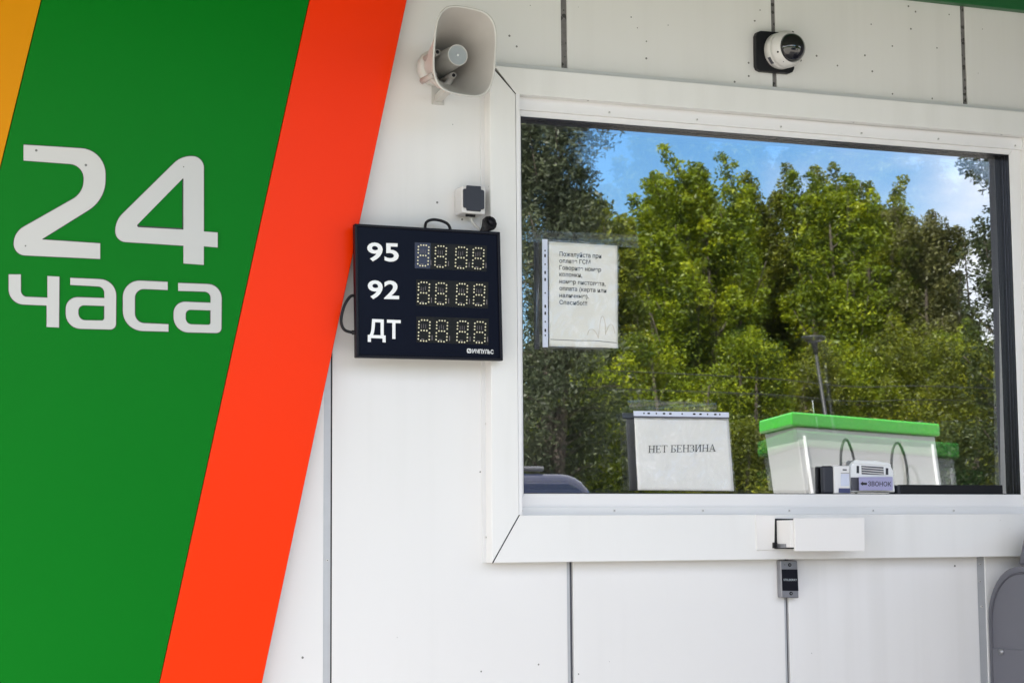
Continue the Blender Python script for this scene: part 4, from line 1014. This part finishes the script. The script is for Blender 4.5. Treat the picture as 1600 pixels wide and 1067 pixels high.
ttree(1112, 268, 29, 165, 'spring', 'tree with several branches leaning left against the blue sky', 23, crown0=.12, clumps=330, lean=-.09, upright=1.5, stems=7, shoots=90)
ttree(1125, 290, 31, 120, 'spring', 'yellow-green tree just right of the left-leaning one', 24, crown0=.1, clumps=300, upright=1.6, stems=4)
ttree(1205, 300, 32, 120, 'olive', 'narrow upright tree with spiky shoots, behind the street lamp', 25, crown0=.1, clumps=280, upright=1.7, stems=5)
ttree(1295, 285, 30, 150, 'spring', 'broad light green tree rising above the fuel dispenser', 26, crown0=.1, clumps=380, upright=1.3, stems=5)
ttree(1378, 282, 31, 160, 'olive', 'tallest olive green tree with a dense round top', 27, crown0=.1, clumps=420, upright=1.2, stems=4, top_open=.7)
ttree(1446, 330, 29, 100, 'dry', 'tree with brownish foliage at the right shoulder of the tree row', 28, crown0=.12, clumps=260, upright=1.1, stems=3)
ttree(1510, 560, 27, 130, 'spring', 'low bright tree at the right end of the tree row', 29, crown0=.08, clumps=260, stems=3)
ttree(1585, 225, 18, 150, 'dark', 'dark leafy tree at the right edge of the window', 30, crown0=.12, clumps=280, per=50, size=.075, stems=2, spread=.22, upright=.7)
ttree(880, 470, 26, 190, 'dark', 'dense dark green tree behind the payment notice', 31, crown0=.05, clumps=420, spread=.36, top_open=.1)
ttree(1000, 405, 33, 210, 'olive', 'rounded olive tree in the middle of the row', 32, crown0=.05, clumps=420, spread=.42, top_open=.1)
ttree(1250, 400, 36, 280, 'olive', 'wide olive tree filling the gap behind the street lamp', 33, crown0=.05, clumps=480, size=.12, spread=.5, top_open=.1)
ttree(1420, 430, 36, 200, 'dark', 'wide dark tree behind the brownish one', 34, crown0=.05, clumps=440, size=.12, spread=.5, top_open=.1)
ttree(1120, 385, 37, 260, 'spring', 'wide pale green tree far behind the yellow-green one', 35, crown0=.05, clumps=480, size=.12, spread=.5, top_open=.1)
sh = [(845, 690, 19, 90, 'spring', 'bright shrub above the van roof at the left'), (900, 640, 20, 110, 'dark', 'dark shrub left of the no-petrol notice'),
      (950, 600, 22, 80, 'spring', 'tall bright shrub beside the no-petrol notice'), (965, 700, 18, 90, 'spring', 'low bright shrub to the right of the van'),
      (1060, 560, 24, 170, 'spring', 'wide yellow-green shrub above the no-petrol notice'), (1165, 560, 24, 120, 'spring', 'yellow-green shrub left of the fuel dispenser'),
      (1240, 570, 25, 130, 'olive', 'olive shrub behind the left end of the fuel dispenser'), (1330, 560, 25, 150, 'spring', 'bright shrub behind the middle of the fuel dispenser'),
      (1430, 540, 24, 150, 'olive', 'olive shrub behind the right end of the fuel dispenser'), (1520, 560, 22, 130, 'olive', 'olive shrub at the right end, above the black bar'),
      (1480, 690, 20, 110, 'dark', 'low dark shrub right of the fuel dispenser'), (1170, 690, 20, 90, 'olive', 'low olive shrub between the notice and the dispenser')]
for i, (px, py, Y, wpx, kd, lb) in enumerate(sh):
    ttree(px, py, Y, wpx*1.15, kd, lb, 60+i, crown0=.02, clumps=210, per=85, size=.070, shoots=8, stems=5, spread=.26, upright=.9, group='shrubs under the trees', name='shrub', cat='shrub', top_open=.2)

rgw = np.random.default_rng(5); nw = 5200
xw = rgw.uniform(-75, 95, nw); hw = 6.2+1.3*np.sin(xw*.37)+.8*np.sin(xw*1.1+1)
cw = np.stack([xw, -62+rgw.normal(0, 1.6, nw), hw*rgw.uniform(.02, 1, nw)**.8], 1)
wd = link('distant_wood', leaf_mesh('distant_wood', cw, np.full(nw, .75), rgw.normal(.42, .2, nw), 34, .36, 77), LM['olive'])
tag(wd, kind='stuff')
